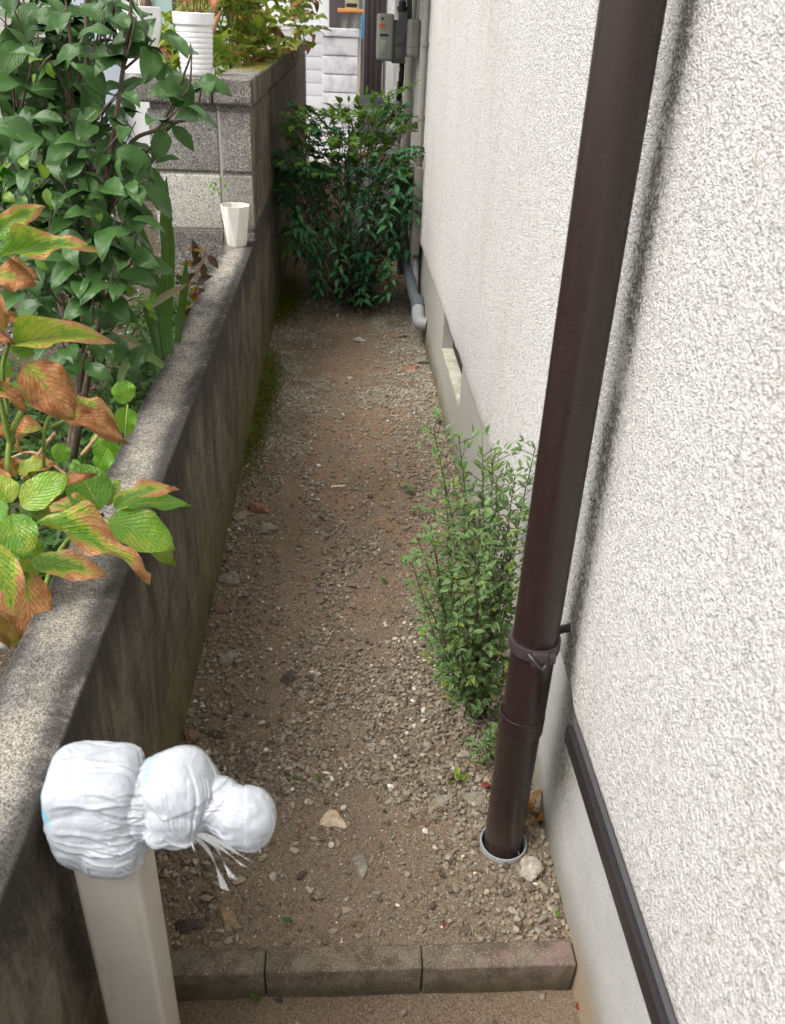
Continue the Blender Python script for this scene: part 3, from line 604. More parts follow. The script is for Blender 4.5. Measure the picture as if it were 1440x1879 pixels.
    cl = N('clear_film', .15, .6); cl.col((.82, .85, .87)); cl.b.inputs['Transmission Weight'].default_value = .8
    tails = [[(352, 1526, .578), (385, 1536, .576), (425, 1558, .57), (460, 1580, .565)], [(352, 1526, .578), (380, 1540, .574), (412, 1560, .567), (448, 1590, .56)],
             [(350, 1526, .578), (382, 1560, .56), (398, 1590, .545), (412, 1632, .53)], [(352, 1526, .578), (392, 1548, .566), (410, 1580, .55), (428, 1612, .54)]]
    for tl in tails:
        P = smoothline([GZ(*t_) for t_ in tl], 6); V = []; nP = len(P)
        for i, p in enumerate(P):
            wd = .0016 + .0035 * min(1, i / nP * 1.3); tw_ = .6 + i * .12
            for k in range(5):
                s = (k - 2) / 2; V.append(np.array(p) + np.array((math.cos(tw_), math.sin(tw_) * .6, math.sin(tw_) * .6)) * wd * s + np.array((0, -.0015, .0015)) * (k % 2))
        link('bag_tie', mesh_np('bag_tie', [(np.array(V), gridfaces(nP, 5), None)]), cl.m, e)
    tube('bag_cord', [GZ(285, 1548, .575), GZ(310, 1534, .58), GZ(350, 1525, .582)], [.004, .003, .003], cl.m, e, 8, sub=4)
bag()

# ------------------------------------------------------------------ gravel and rocks
def ico(sub):
    bm = bmesh.new(); bmesh.ops.create_icosphere(bm, subdivisions=sub, radius=1); V = np.array([v.co[:] for v in bm.verts]); F = np.array([[v.index for v in f.verts] for f in bm.faces]); bm.free(); return V, F
def rock_T(sub, seed, cuts=7, rough=.12):
    V, F = ico(sub); r = np.random.default_rng(seed); V = V.copy()
    for i in range(cuts):
        d = r.normal(size=3); d /= np.linalg.norm(d); k = r.uniform(.45, .8); h = V @ d; V -= np.outer(np.maximum(h - k, 0), d) * .9
    for i, v in enumerate(V): V[i] = v * (1 + rough * mnoise.noise(Vector(v) * 1.7 + Vector((seed, 0, 0))) + rough * .5 * mnoise.noise(Vector(v) * 4 + Vector((seed, 3, 0))))
    return (V, F, None)
TB = [rock_T(2, i, 10, .3) for i in range(10)]; TS = [rock_T(1, 50 + i, 3, .25) for i in range(8)]
def scatter(n, y0, y1, smin, smax, T, dens=None, sx=(X0 + .003, X1 - .003), hf=gh, sink=.25, pw=2.2):
    parts = []; x = RNG.uniform(*sx, n); y = RNG.uniform(y0, y1, n)
    if dens is not None: k = RNG.uniform(size=n) < dens(x, y); x, y = x[k], y[k]
    k = (x - .3165) ** 2 + (y - 1.075) ** 2 > .051 ** 2; x, y = x[k], y[k]
    n = len(x); s = smin + (smax - smin) * RNG.uniform(size=n) ** pw; z = hf(x, y)
    ti = RNG.integers(0, len(T), n)
    for t in range(len(T)):
        k = np.where(ti == t)[0]; m = len(k)
        if not m: continue
        a = RNG.uniform(0, 6.283, m); b = RNG.normal(0, .5, m); sc = s[k][:, None] * np.stack([RNG.uniform(.8, 1.3, m), RNG.uniform(.65, 1., m), RNG.uniform(.45, .85, m)], 1)
        ca, sa, cb, sb = np.cos(a), np.sin(a), np.cos(b), np.sin(b); Mx = np.zeros((m, 4, 4)); o = np.zeros(m)
        Rz = np.stack([np.stack([ca, -sa, o], 1), np.stack([sa, ca, o], 1), np.stack([o, o, o + 1], 1)], 1)
        Rx = np.stack([np.stack([o + 1, o, o], 1), np.stack([o, cb, -sb], 1), np.stack([o, sb, cb], 1)], 1)
        Mx[:, :3, :3] = np.einsum('nij,njk->nik', Rz, Rx) * sc[:, None, :]; Mx[:, 0, 3] = x[k]; Mx[:, 1, 3] = y[k]; Mx[:, 2, 3] = z[k] + sc[:, 2] * (1 - 2 * sink); Mx[:, 3, 3] = 1
        parts.append(inst(T[t], Mx))
    return parts
def dens(x, y):
    d = fbm(x * 5, y * 4., 4, 21); v = np.clip((d - .45 - .05 * np.exp(-((x - .08) / .16) ** 2)) * 9, .12, 1)
    side = np.clip(1 - np.minimum(np.abs(x - X0), np.abs(x - X1 + .1)) / .18, 0, 1) * .5; return np.clip(v + side, 0, 1)
P = scatter(15000, .88, 2.0, .0030, .0080, TB, dens, pw=1.7, sink=.12); P += scatter(46000, .875, 2.0, .0009, .0026, TS, None, pw=1.3)
P += scatter(26000, 2.0, 4.6, .0032, .0085, TS, dens, pw=1.6, sink=.12); P += scatter(30000, 2.0, 4.8, .0015, .0036, TS, None); P += scatter(6000, 4.6, 9.2, .004, .009, TS)
P += scatter(520, .88, 2.6, .0075, .0125, TB, dens, pw=2., sink=.15)
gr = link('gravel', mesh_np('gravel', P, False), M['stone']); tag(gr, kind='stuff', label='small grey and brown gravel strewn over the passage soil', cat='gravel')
P = scatter(5000, -.2, .84, .0008, .0024, TS, None, sx=(-.33, .40), hf=lambda x, y: -.068 + (fbm(x * 9, y * 9, 4, 5) - .45) * .012) + scatter(60, .3, .82, .004, .009, TB, None, sx=(-.2, .39), hf=lambda x, y: -.066 + 0 * x)
gr = link('fine_grit', mesh_np('fine_grit', P, False), M['stone']); tag(gr, kind='stuff', label='fine grit on the lower path in front of the step', cat='grit')
P = scatter(5000, 1.0, 6., .006, .018, TS, None, sx=(-4.5, -.46), hf=gard); gr = link('garden_gravel', mesh_np('garden_gravel', P, False), mat_rock('garden_gravel_stone', (.14, .13, .12), (.34, .32, .29))); tag(gr, kind='stuff', label='grey gravel on the garden soil behind the low wall', cat='gravel')
MR = dict(tan=mat_rock('tan_rock', (.42, .32, .22), (.66, .54, .40)), grey=mat_rock('grey_rock', (.18, .165, .13), (.36, .33, .27), (.24, .2, .13)), brn=mat_rock('brown_rock', (.12, .075, .05), (.24, .16, .11)),
          dk=mat_rock('dark_rock', (.05, .04, .035), (.10, .08, .065)), pale=mat_rock('pale_rock', (.28, .25, .20), (.50, .45, .37)), red=mat_rock('reddish_rock', (.22, .10, .06), (.38, .21, .14)), och=mat_rock('ochre_rock', (.2, .14, .07), (.36, .27, .16), (.13, .11, .08)))
def rock(px, py, wpx, hpx, mat, lab, rot=0., flat=.6, seed=1, cat='rock', name='rock', z=0.):
    c = GZ(px, py, z); dist = (c - Vector(CAMP)).length; s = dist / FPX
    V, F, _ = rock_T(4, seed, 9, .14); V = V.copy(); V *= np.array([wpx * s / 2 * 1.15, hpx * s / 2 * 1.2, min(wpx, hpx) * s / 2 * flat])
    for i, v in enumerate(V): V[i] = v + np.array(mnoise.noise_vector(Vector(v) * 90 + Vector((seed, 0, 0)))) * .0011
    a = math.radians(rot); R_ = np.array([[math.cos(a), -math.sin(a), 0], [math.sin(a), math.cos(a), 0], [0, 0, 1]]); V = V @ R_.T
    V[:, 2] += min(wpx, hpx) * s / 2 * flat * .35 + float(gh(np.array([c.x]), np.array([c.y]))[0]) + z
    V[:, 0] += c.x; V[:, 1] += c.y
    x0 = V[:, 0].min(); x1 = V[:, 0].max()
    if x0 < X0 + .002: V[:, 0] += X0 + .002 - x0
    if x1 > X1 - .002: V[:, 0] -= x1 - X1 + .002
    o = link(name, mesh_np(name, [(V, F, None)], False), MR[mat]); tag(o, lab, cat, 'loose stones on the passage ground'); return o
for i, r in enumerate([
    (613, 1506, 46, 42, 'tan', 'pale tan angular stone lying nearest below the white bag and in mid passage', 20, .5), (660, 1588, 22, 46, 'grey', 'upright slender grey stone just below the tan angular stone', 12, .5),
    (430, 1204, 26, 56, 'grey', 'long grey stone lying slanted near the low wall', -50, .5), (421, 1062, 42, 40, 'grey', 'rounded grey stone against the low wall above a small brown one', 0, .7),
    (405, 1118, 30, 28, 'brn', 'small brown stone tucked against the foot of the low wall', 0, .7), (472, 936, 38, 26, 'red', 'reddish brown stone by the low wall with a flat top', -10, .8),
    (442, 945, 24, 36, 'grey', 'greenish grey stone wedged between the low wall and the reddish one', -25, .7), (490, 972, 44, 32, 'grey', 'wide pale grey stone half sunk below the reddish one', 0, .4),
    (972, 1600, 40, 42, 'pale', 'pale pointed stone between the grey drain socket and the foundation', 30, .8), (805, 1470, 44, 28, 'grey', 'flat grey stone beside the shrub foot and the yellowish shoot', 25, .5),
    (872, 1462, 38, 26, 'grey', 'broad weathered stone left of the brown downpipe foot', 0, .5), (770, 1508, 34, 22, 'brn', 'flat reddish brown stone in front of the downpipe', 8, .4),
    (418, 1686, 36, 40, 'och', 'ochre stone near the step, right of the beige post', 20, .6), (342, 1700, 50, 34, 'dk', 'dark stone in the corner between the beige post and the step', 0, .6),
    (528, 1246, 22, 30, 'dk', 'dark brown stone lying alone on bare soil', -15, .6), (725, 617, 36, 16, 'och', 'flat ochre stone near the grey drain elbow', 0, .5),
    (662, 626, 26, 16, 'pale', 'pale stone lying at the front edge of the dark bush shade', 0, .5), (643, 696, 22, 14, 'pale', 'small pale stone in mid passage below the dark bush', 0, .6),
    (756, 680, 34, 20, 'red', 'brick red stone close to the foundation vent', 10, .6), (780, 668, 26, 18, 'grey', 'knobbly grey stone against the foundation beside the brick red one', 0, .8),
    (764, 706, 36, 14, 'brn', 'long flat brown stone below the foundation vent', 0, .5), (378, 1648, 20, 20, 'dk', 'small grey pebble behind the ochre stone', 0, .7),
    (395, 1348, 46, 18, 'dk', 'long dark stone behind the white bag lump', -8, .6), (350, 1358, 30, 34, 'brn', 'brown stone between the low wall and the white bag', 0, .7),
    (502, 1609, 14, 15, 'pale', 'small round white pebble right of the bag ties', 0, .9), (1000, 1830, 1, 1, 'dk', '', 0, .5)][:-1]):
    rock(*r[:5], r[5], r[6], r[7], seed=100 + i * 3)
rock(511, 1834, 20, 13, 'dk', 'dark smooth pebble on the lower path under the joint between edging blocks', 0, .8, 333, z=-.066)
# white label stick
c = GZ(620, 897, .004); bm = bmesh.new(); add_box(bm, (-.023, -.0042, 0), (.023, .0042, .002), .0006)
for v in bm.verts:
    if v.co.x > 0: v.co.z += .003
bmesh.ops.rotate(bm, cent=(0, 0, 0), matrix=Matrix.Rotation(.06, 3, 'Z'), verts=bm.verts); bmesh.ops.translate(bm, vec=c + Vector((0, 0, .008)), verts=bm.verts)
o = bmobj('wood_slat', bm, plain('pale_wood', (.62, .52, .38), .8)); tag(o, 'short pale wooden slat lying across the gravel in mid passage', 'stick')
# snail and sea shells
shell = plain('shell_white', (.50, .44, .36), .5, .4, .12)
for px, py, rpx in ((564, 1470, 8), (608, 1549, 8), (528, 1343, 7), (594, 1155, 6), (705, 1144, 6), (482, 1103, 4), (724, 1176, 8), (577, 799, 4), (572, 824, 4), (480, 803, 4), (517, 659, 4)):
    c = GZ(px, py, .0); r = .68 * rpx * (c - Vector(CAMP)).length / FPX; c.z = float(gh(np.array([c.x]), np.array([c.y]))[0]) + .003; ax = Vector((random.uniform(-.5, .5), random.uniform(-.7, .2), 1))
    o = lathe('shell', [(r * .1, -r * .35), (r * .7, -r * .2), (r, r * .1), (r * .97, r * .2), (r * .85, r * .05), (r * .5, -r * .12), (r * .02, -r * .2)], c, shell, None, 14, ax)
    tag(o, 'small white shell lying among the gravel of the passage', 'shell', 'shells among the gravel')

# ------------------------------------------------------------------ foliage engine
def leafT(wid=.45, fold=.15, droop=.25, curl=.1, wav=.0, nu=7, nv=11, shape='oval', serr=0., seed=0, tw=0.):
    t = np.linspace(0, 1, nv)
    if shape == 'oval': w_ = np.sin(np.pi * t ** .82) ** .78
    elif shape == 'lance': w_ = np.sin(np.pi * t ** .65) ** 1.15
    elif shape == 'ovate': w_ = np.sin(np.pi * t ** .92) ** .62 * (1.04 - .18 * t)
    elif shape == 'blade': w_ = np.clip(1.2 - t ** 3 * 1.2, 0, 1) * np.clip(.5 + t * 3, 0, 1)
    elif shape == 'round': w_ = np.sqrt(np.clip(1 - (2 * t - 1) ** 2, 0, 1)) ** .9
    elif shape == 'heart': w_ = np.sqrt(np.clip(1 - (2 * t - 1) ** 2, 0, 1)) ** .7 * (1.15 - .55 * t)
    tip = np.clip((1 - t) / .12, 0, 1); w_ = w_ * (.35 + .65 * tip) if shape in ('oval', 'ovate') else w_
    w_ = np.maximum(w_, .012); w_[-1] = .004
    w_ = w_ * wid / 2; u = np.linspace(-1, 1, nu); T_, U_ = np.meshgrid(t, u, indexing='ij'); r = np.random.default_rng(seed); ph = r.uniform(0, 6, 4)
    Wd = w_[:, None] * (1 + serr * np.sin(t * 70)[:, None] * (np.abs(U_) > .9))
    X_ = U_ * Wd; an = droop * T_ ** 1.5 * 1.6; Yl = np.cumsum(np.cos(an), 0) / nv; Zl = -np.cumsum(np.sin(an), 0) / nv
    Zl = Zl + fold * np.abs(U_) * Wd * 2 - curl * T_ ** 3 * np.abs(U_) * wid + wav * wid * np.sin(T_ * 11 + ph[0] + U_) * U_ ** 2 * np.sin(np.pi * T_)
    X_ = X_ + tw * T_ * wid; V = np.stack([X_, Yl, Zl], -1).reshape(-1, 3); UV = np.stack([(U_ + 1) / 2, T_], -1).reshape(-1, 2)
    return (V, gridfaces(nv, nu), UV)
def foliage(name, Ts, Ms, mat, parent, smooth=True):
    """Ts templates, Ms list of (template index, matrix, material index)"""
    parts = []; keys = {}
    for t, m, mi in Ms: keys.setdefault((t, mi), []).append(m)
    for (t, mi), mm in keys.items(): V, F, U = inst(Ts[t], np.array(mm)); parts.append((V, F, U, mi))
    return link(name, mesh_np(name, parts, smooth), mat, parent)
def unit(v): v = np.asarray(v, float); return v / (np.linalg.norm(v) + 1e-9)
def rnd(s=1.): return RNG.normal(size=3) * s
TOCAM = lambda p: unit(CAMP - np.asarray(p))

# ---- camellia
CT = [leafT(.50, .22, .28, .12, .05, seed=1), leafT(.54, .14, .5, .2, .08, seed=2), leafT(.46, .28, .15, .05, .04, seed=3), leafT(.5, .1, .75, .1, .1, seed=4)]
def camellia():
    root = empty('camellia_shrub', (-.72, 1.9, .24), 'large glossy dark green camellia shrub behind the low wall at the left', 'shrub')
    Ml = []; stems = []
    def shoot(pts, n, size=.068, r=.004, young=0.):
        P_ = smoothline(pts, 6); L = len(P_); stems.append((P_, np.linspace(r, r * .45, L)))
        ang = RNG.uniform(0, 6)
        for k in range(n):
            f = .12 + .88 * (k + RNG.uniform(-.2, .2)) / max(n - 1, 1); f = min(max(f, 0), 1); i = min(int(f * (L - 1)), L - 2); p = P_[i] + (P_[i + 1] - P_[i]) * (f * (L - 1) - i); d = unit(P_[i + 1] - P_[i])
            ang += 2.4; e1 = unit(np.cross(d, [.2, .9, .1])); e2 = np.cross(d, e1); out = e1 * math.cos(ang) + e2 * math.sin(ang)
            ld = unit(out * 1. + d * .55 + np.array([0, -.15, -.12]) + rnd(.18)); nn = unit(np.array([0, 0, .9]) + TOCAM(p) * .35 + d * .3 + rnd(.42))
            s = size * RNG.uniform(.75, 1.15) * (.8 if k == n - 1 else 1); yg = RNG.uniform() < young
            Ml.append((int(RNG.integers(0, 4)), frame(p + ld * .006, ld, nn, s * (.8 if yg else 1.)), 1 if yg else 0))
        return P_
    Y = 2.0
    trunks = [([(140, 745, 1.95), (150, 650, 1.95), (160, 500, 1.98), (165, 330, 2.0), (160, 150, 2.02), (158, -40, 2.05)], .013),
              ([(152, 740, 1.95), (185, 560, 1.9), (182, 430, 1.9), (200, 300, 1.92), (225, 130, 1.95), (245, -30, 2.)], .010),
              ([(148, 720, 1.95), (112, 560, 2.1), (60, 400, 2.15), (40, 260, 2.15), (38, 120, 2.1), (30, -30, 2.1)], .012),
              ([(160, 640, 1.95), (215, 500, 1.85), (240, 430, 1.85), (262, 380, 1.85)], .006),
              ([(175, 420, 1.95), (235, 270, 1.95), (290, 235, 1.95), (318, 185, 1.93), (340, 130, 1.9), (352, 95, 1.88)], .005),
              ([(160, 330, 2.), (125, 200, 1.98), (130, 90, 1.95), (118, -20, 1.95)], .006)]
    base = np.array((-.70, 1.95, .22))
    for pts, r in trunks:
        P_ = [A(*p) for p in pts]
        if pts[0][1] > 700: P_ = [base + rnd(.01)] + P_
        Q = smoothline(P_, 6); stems.append((Q, np.linspace(r, r * .35, len(Q))))
    # leafy shoots: (start px,py,Y) (end px,py) leaves
    sh = [((245, 300), (330, 175), 4, 1.94), ((318, 185), (352, 88), 5, 1.90), ((300, 225), (372, 150), 3, 1.92), ((300, 230), (335, 190), 4, 1.92),
          ((225, 130), (250, 30), 5, 1.95), ((225, 130), (285, 70), 5, 1.95), ((150, 150), (120, 20), 6, 1.95), ((160, 150), (190, 20), 6, 2.), ((130, 200), (90, 110), 6, 1.95), ((165, 260), (215, 170), 6, 1.92),
          ((160, 300), (120, 210), 7, 1.92), ((165, 330), (230, 230), 7, 1.9), ((40, 260), (20, 120), 8, 2.05), ((38, 200), (70, 60), 7, 2.0), ((38, 120), (20, 0), 6, 2.05), ((60, 400), (10, 280), 8, 2.0), ((55, 350), (85, 230), 7, 1.95), ((112, 560), (60, 430), 6, 1.95),
          ((160, 420), (110, 320), 8, 1.88), ((170, 420), (175, 290), 8, 1.85), ((182, 430), (240, 330), 8, 1.85), ((182, 450), (230, 400), 7, 1.8), ((200, 380), (270, 330), 7, 1.85), ((185, 500), (130, 440), 7, 1.82), ((200, 490), (175, 400), 7, 1.8), ((215, 500), (250, 430), 7, 1.8), ((190, 560), (140, 480), 7, 1.78),
          ((200, 560), (215, 470), 7, 1.78), ((160, 640), (170, 540), 6, 1.78), ((185, 560), (230, 500), 5, 1.8), ((160, 650), (110, 610), 5, 1.85), ((150, 690), (165, 620), 5, 1.78), ((170, 660), (210, 600), 4, 1.85), ((80, 500), (40, 400), 6, 1.95), ((100, 560), (40, 520), 6, 2.), ((120, 620), (60, 600), 5, 2.0),
          ((140, 380), (60, 300), 7, 1.95), ((130, 300), (85, 240), 6, 1.95), ((120, 480), (95, 380), 6, 1.9), ((150, 240), (70, 190), 6, 2.02), ((120, 420), (30, 380), 6, 2.02), ((200, 620), (235, 680), 4, 1.86)]
    for a, b, n, Yv in sh:
        p0 = np.array(A(*a, Yv + .04)); p1 = np.array(A(*b, Yv - .02)); mid = (p0 + p1) / 2 + rnd(.012) + np.array([0, -.01, -.01]); shoot([p0, mid, p1], n, .090 * Yv / 1.9, .0032)
    for k in range(150):      # inner shoots that fill the crown
        px, py = RNG.uniform(5, 265), RNG.uniform(20, 640)
        if px > 175 and py > 560: continue
        if px > 215 and (py < 330 or py > 380): continue
        if 60 < px < 120 and 40 < py < 150: continue
        Yv = RNG.uniform(2.08, 2.7); p0 = np.array(A(px, py, Yv)); shoot([p0, p0 + rnd(.02) + [0, 0, .05], p0 + rnd(.04) + [0, -.03, .11]], 6, .085, .003)
    for a, b in (((95, 330), (75, 345)), ((60, 270), (30, 300)), ((230, 555), (262, 545)), ((255, 580), (275, 565)), ((95, 100), (70, 130)), ((40, 395), (80, 380)), ((160, 400), (180, 380)), ((15, 330), (5, 355)), ((48, 470), (68, 462))):
        p0 = np.array(A(*a, 1.83)); p1 = np.array(A(*b, 1.8)); shoot([p0, (p0 + p1) / 2 + [0, 0, .003], p1], 3, .048, .0016, 1.)
    foliage('foliage', CT, Ml, [M['cam'], M['camy']], root)
    parts = []
    for P_, r in stems: parts += tube_part(P_, r, 7, False)
    link('stem', mesh_np('stem', parts), M['bark'], root)
camellia()

# ---- scorched hydrangea leaning over the wall (foreground)
HT = [leafT(.62, .12, .22, .10, .10, 11, 17, 'ovate', .02, 1), leafT(.58, .22, .45, .25, .16, 11, 17, 'ovate', .02, 2), leafT(.66, .08, .12, .05, .07, 11, 17, 'ovate', .02, 3), leafT(.55, .55, .7, .5, .22, 11, 17, 'ovate', .02, 4), leafT(.5, .4, .3, .35, .3, 11, 17, 'ovate', .03, 5)]
def hydrangea():
    root = empty('scorched_hydrangea', (-.62, 1.12, .3), 'hydrangea with large green leaves scorched orange, leaning over the near end of the low wall', 'shrub')
    Ml = []; st = []
    def lf(b, t, wpx, Yv, T, mi, dy=0., up=.55):
        p = np.array(A(*b, Yv)); q = np.array(A(*t, Yv + dy)); L = np.linalg.norm(q - p); s = L / (.96 if T in (0, 2) else .85 if T == 1 else .80)
        wpx_m = wpx * np.linalg.norm(p - CAMP) / FPX; base_w = {0: .62, 1: .58, 2: .66, 3: .55, 4: .5}[T] * s
        nn = unit(TOCAM(p) * (1 - up) + np.array([0, 0, up]) + rnd(.07)); 
        d = unit(q - p) + (np.array([0, 0, .15]) if T in (1, 3, 4) else 0); M_ = frame(p, d, nn, s, 1.); M_[:3, 0] *= wpx_m / base_w * 1.0
        Ml.append((T, M_, mi))
    G, O, B = 0, 1, 2
    a = 1.22    # cluster over the wall
    for l in [((190, 950), (316, 995), 80, a - .02, 0, G, -.03), ((203, 938), (298, 892), 42, a, 1, O, .01), ((215, 928), (345, 914), 40, a + .03, 0, G, .02), ((188, 940), (138, 852), 80, a + .01, 2, G, .03, .3), ((200, 945), (318, 978), 60, a + .02, 0, G, .0),
              ((200, 962), (312, 1024), 50, a + .02, 1, G, -.01), ((185, 945), (93, 928), 44, a, 1, O, 0), ((190, 930), (215, 880), 35, a + .03, 0, G, .02), ((180, 955), (150, 985), 34, a + .02, 0, G), 
              # near rosette
              ((32, 932), (117, 872), 62, 1.12, 2, G, .02, .4), ((58, 940), (137, 885), 40, 1.15, 4, B), ((52, 955), (234, 1036), 62, 1.09, 4, O, -.02), ((50, 1030), (188, 1045), 54, 1.08, 0, O, -.01, .4), ((22, 938), (44, 1018), 66, 1.08, 0, G, -.05),
              ((-30, 985), (30, 1130), 72, 1.03, 0, O, -.05, .4), ((45, 1040), (58, 1172), 78, 1.06, 2, B, -.05, .35), ((30, 1020), (68, 1085), 46, 1.08, 0, G), ((45, 925), (100, 955), 36, 1.13, 0, G), ((25, 925), (-15, 870), 50, 1.12, 0, G, .02), ((20, 930), (-40, 960), 50, 1.1, 0, G),
              ((40, 985), (75, 1020), 40, 1.11, 1, G), ((10, 900), (-20, 850), 34, 1.15, 4, B),
              # upper scorched leaves
              ((84, 785), (18, 812), 46, 1.2, 3, B), ((40, 662), (112, 752), 84, 1.16, 4, B, -.02, .3), ((-5, 706), (80, 738), 40, 1.18, 0, G), ((-20, 705), (44, 745), 34, 1.16, 1, B), ((98, 752), (212, 800), 50, 1.19, 1, B, -.01, .4), ((110, 742), (203, 762), 40, 1.21, 1, O, 0),
              ((18, 634), (154, 622), 52, 1.17, 3, O, -.01, .3), ((16, 632), (62, 645), 38, 1.16, 0, G), ((-16, 428), (64, 394), 36, 1.2, 1, O, 0, .3), ((-22, 432), (50, 432), 34, 1.19, 0, G), ((-12, 474), (132, 462), 46, 1.17, 4, O, 0, .4), ((-10, 505), (48, 520), 52, 1.15, 4, B, 0, .3),
              ((2, 498), (56, 506), 40, 1.2, 4, B), ((-12, 525), (2, 600), 34, 1.14, 4, B, 0, .2), ((-5, 590), (48, 594), 16, 1.2, 4, B), ((-15, 622), (18, 628), 22, 1.15, 4, B), ((-20, 780), (20, 800), 30, 1.2, 1, B), ((-5, 760), (8, 700), 30, 1.24, 4, B),
              ((30, 870), (85, 850), 34, 1.24, 1, O), ((60, 880), (30, 850), 28, 1.25, 4, B), ((0, 840), (30, 870), 30, 1.22, 1, B), ((-10, 660), (20, 690), 30, 1.2, 0, G), ((30, 1000), (-10, 1050), 60, 1.06, 2, G, -.02), ((-25, 1100), (30, 1180), 50, 1.08, 4, B, 0, .2)]:
        lf(*l)
    foliage('foliage', HT, Ml, [M['hyg'], M['hyo'], M['hyb']], root)
    for pts, r in ([[(12, 1180, 1.1), (15, 1000, 1.12), (14, 900, 1.15), (18, 810, 1.18), (45, 742, 1.18)], .0042], [[(18, 815, 1.18), (-5, 700, 1.16), (-8, 600, 1.16), (-15, 480, 1.18)], .004], [[(60, 1150, 1.2), (110, 1010, 1.25), (188, 945, 1.22)], .0045],
                   [[(10, 1170, 1.12), (15, 1000, 1.13), (32, 935, 1.12)], .0045], [[(80, 870, 1.25), (82, 790, 1.2), (97, 755, 1.19)], .003], [[(84, 790, 1.2), (110, 775, 1.2), (140, 765, 1.2)], .0022], [[(16, 632, 1.17), (5, 680, 1.18), (15, 760, 1.18)], .003]):
        st += tube_part(smoothline([A(*p) for p in pts], 5), r, 7, False)
    link('stem', mesh_np('stem', st), M['gstem'], root)
    st = []
    for pts, r in ([[(40, 880, 1.25), (80, 820, 1.3), (100, 795, 1.35)], .003], [[(150, 835, 1.35), (175, 805, 1.36), (190, 778, 1.37)], .0035], [[(0, 850, 1.3), (60, 830, 1.3), (120, 870, 1.28)], .0025]):
        st += tube_part(smoothline([A(*p) for p in pts], 5), r, 7, False)
    link('dead_twig', mesh_np('dead_twig', st), M['drystem'], root)
hydrangea()

# ---- sword leaves, heart leaves, brown twig plant, undergrowth
def strap(pts, wpx, mi, prof=None):
    P_ = smoothline([A(*p) for p in pts], 8); n = len(P_); V = []; U = []
    for i, p in enumerate(P_):
        t = i / (n - 1); d = unit(P_[min(i + 1, n - 1)] - P_[max(i - 1, 0)]); s = np.cross(d, TOCAM(p)); s = unit(s); nn = np.cross(s, d)
        wd = wpx * np.linalg.norm(np.asarray(p) - CAMP) / FPX / 2 * (min(1, .65 + t) * (1 - max(0, (t - .55) / .45) ** 2.2) + .01)
        for k in range(5):
            u = (k - 2) / 2; V.append(p + s * u * wd + nn * (abs(u) * wd * .35)); U.append(((u + 1) / 2, t))
    return (np.array(V), gridfaces(n, 5), np.array(U), mi)
root = empty('sword_leaf_plant', (-.5, 2.15, .24), 'clump of upright sword shaped green leaves behind the low wall', 'plant')
link('blades', mesh_np('blades', [strap([(318, 720, 2.1), (305, 600, 2.15), (308, 470, 2.15), (304, 400, 2.15), (305, 322, 2.15)], 23, 0), strap([(310, 700, 2.1), (292, 560, 2.2), (272, 470, 2.22), (247, 385, 2.25)], 19, 0),
     strap([(322, 660, 2.2), (330, 590, 2.25), (338, 530, 2.25), (342, 470, 2.25)], 14, 0), strap([(300, 690, 2.1), (280, 600, 2.2), (262, 560, 2.2)], 16, 0), strap([(290, 700, 2.2), (275, 640, 2.25), (255, 600, 2.3)], 14, 0)]), [M['blade']], root)
link('arching_blade', mesh_np('arching_blade', [strap([(300, 672, 1.9), (270, 655, 1.88), (238, 662, 1.85), (222, 690, 1.83), (218, 742, 1.8)], 15, 0)]), M['bladel'], root)
link('withered_blade', mesh_np('withered_blade', [strap([(300, 668, 1.95), (265, 640, 1.93), (235, 622, 1.9), (206, 616, 1.88), (202, 625, 1.88)], 7, 0)]), M['dryblade'], root)
link('withered_blade', mesh_np('withered_blade', [strap([(276, 562, 2.1), (300, 545, 2.1), (345, 520, 2.12)], 12, 0)]), M['dryblade'], root)
HH = [leafT(1.0, .1, .15, .1, .10, 13, 13, 'heart', .03, 7), leafT(1.05, .05, .1, .05, .12, 13, 13, 'round', .05, 8)]
root = empty('heart_leaf_plant', (-.47, 1.55, .5), 'bright green heart shaped leaves growing at the inner edge of the low wall', 'plant'); Ml = []
for (bx, by), (tx, ty), wpx, Yv, T in (((240, 740), (216, 702), 40, 1.62, 1), ((234, 742), (228, 802), 42, 1.6, 0), ((198, 815), (168, 800), 36, 1.5, 1), ((200, 818), (178, 866), 46, 1.45, 0), ((196, 800), (205, 840), 30, 1.48, 1), ((120, 850), (105, 815), 30, 1.5, 1), ((150, 850), (125, 868), 30, 1.45, 0)):
    p = np.array(A(bx, by, Yv)); q_ = np.array(A(tx, ty, Yv)); s = np.linalg.norm(q_ - p); m = frame(p, q_ - p, TOCAM(p) * .7 + np.array([0, 0, .5]), s); m[:3, 0] *= wpx * np.linalg.norm(p - CAMP) / FPX / s; Ml.append((T, m, 0))
foliage('foliage', HH, Ml, M['heart'], root); link('stem', mesh_np('stem', tube_part([A(234, 742, 1.6), A(230, 800, 1.55), GZ(232, 850, .4)], .0018, 6)), M['gstem'], root); link('stem', mesh_np('stem', tube_part([A(198, 816, 1.5), A(195, 850, 1.45), GZ(190, 900, .4)], .0018, 6)), M['gstem'], root)
LT = [leafT(.42, .2, .2, .1, .03, 5, 9, 'oval', 0, 1), leafT(.38, .3, .45, .1, .06, 5, 9, 'oval', 0, 2)]
root = empty('brown_leaf_shrub', (-.5, 2.7, .24), 'young shrub with golden and maroon brown leaves between the sword leaves and the wall', 'shrub'); Ml = []
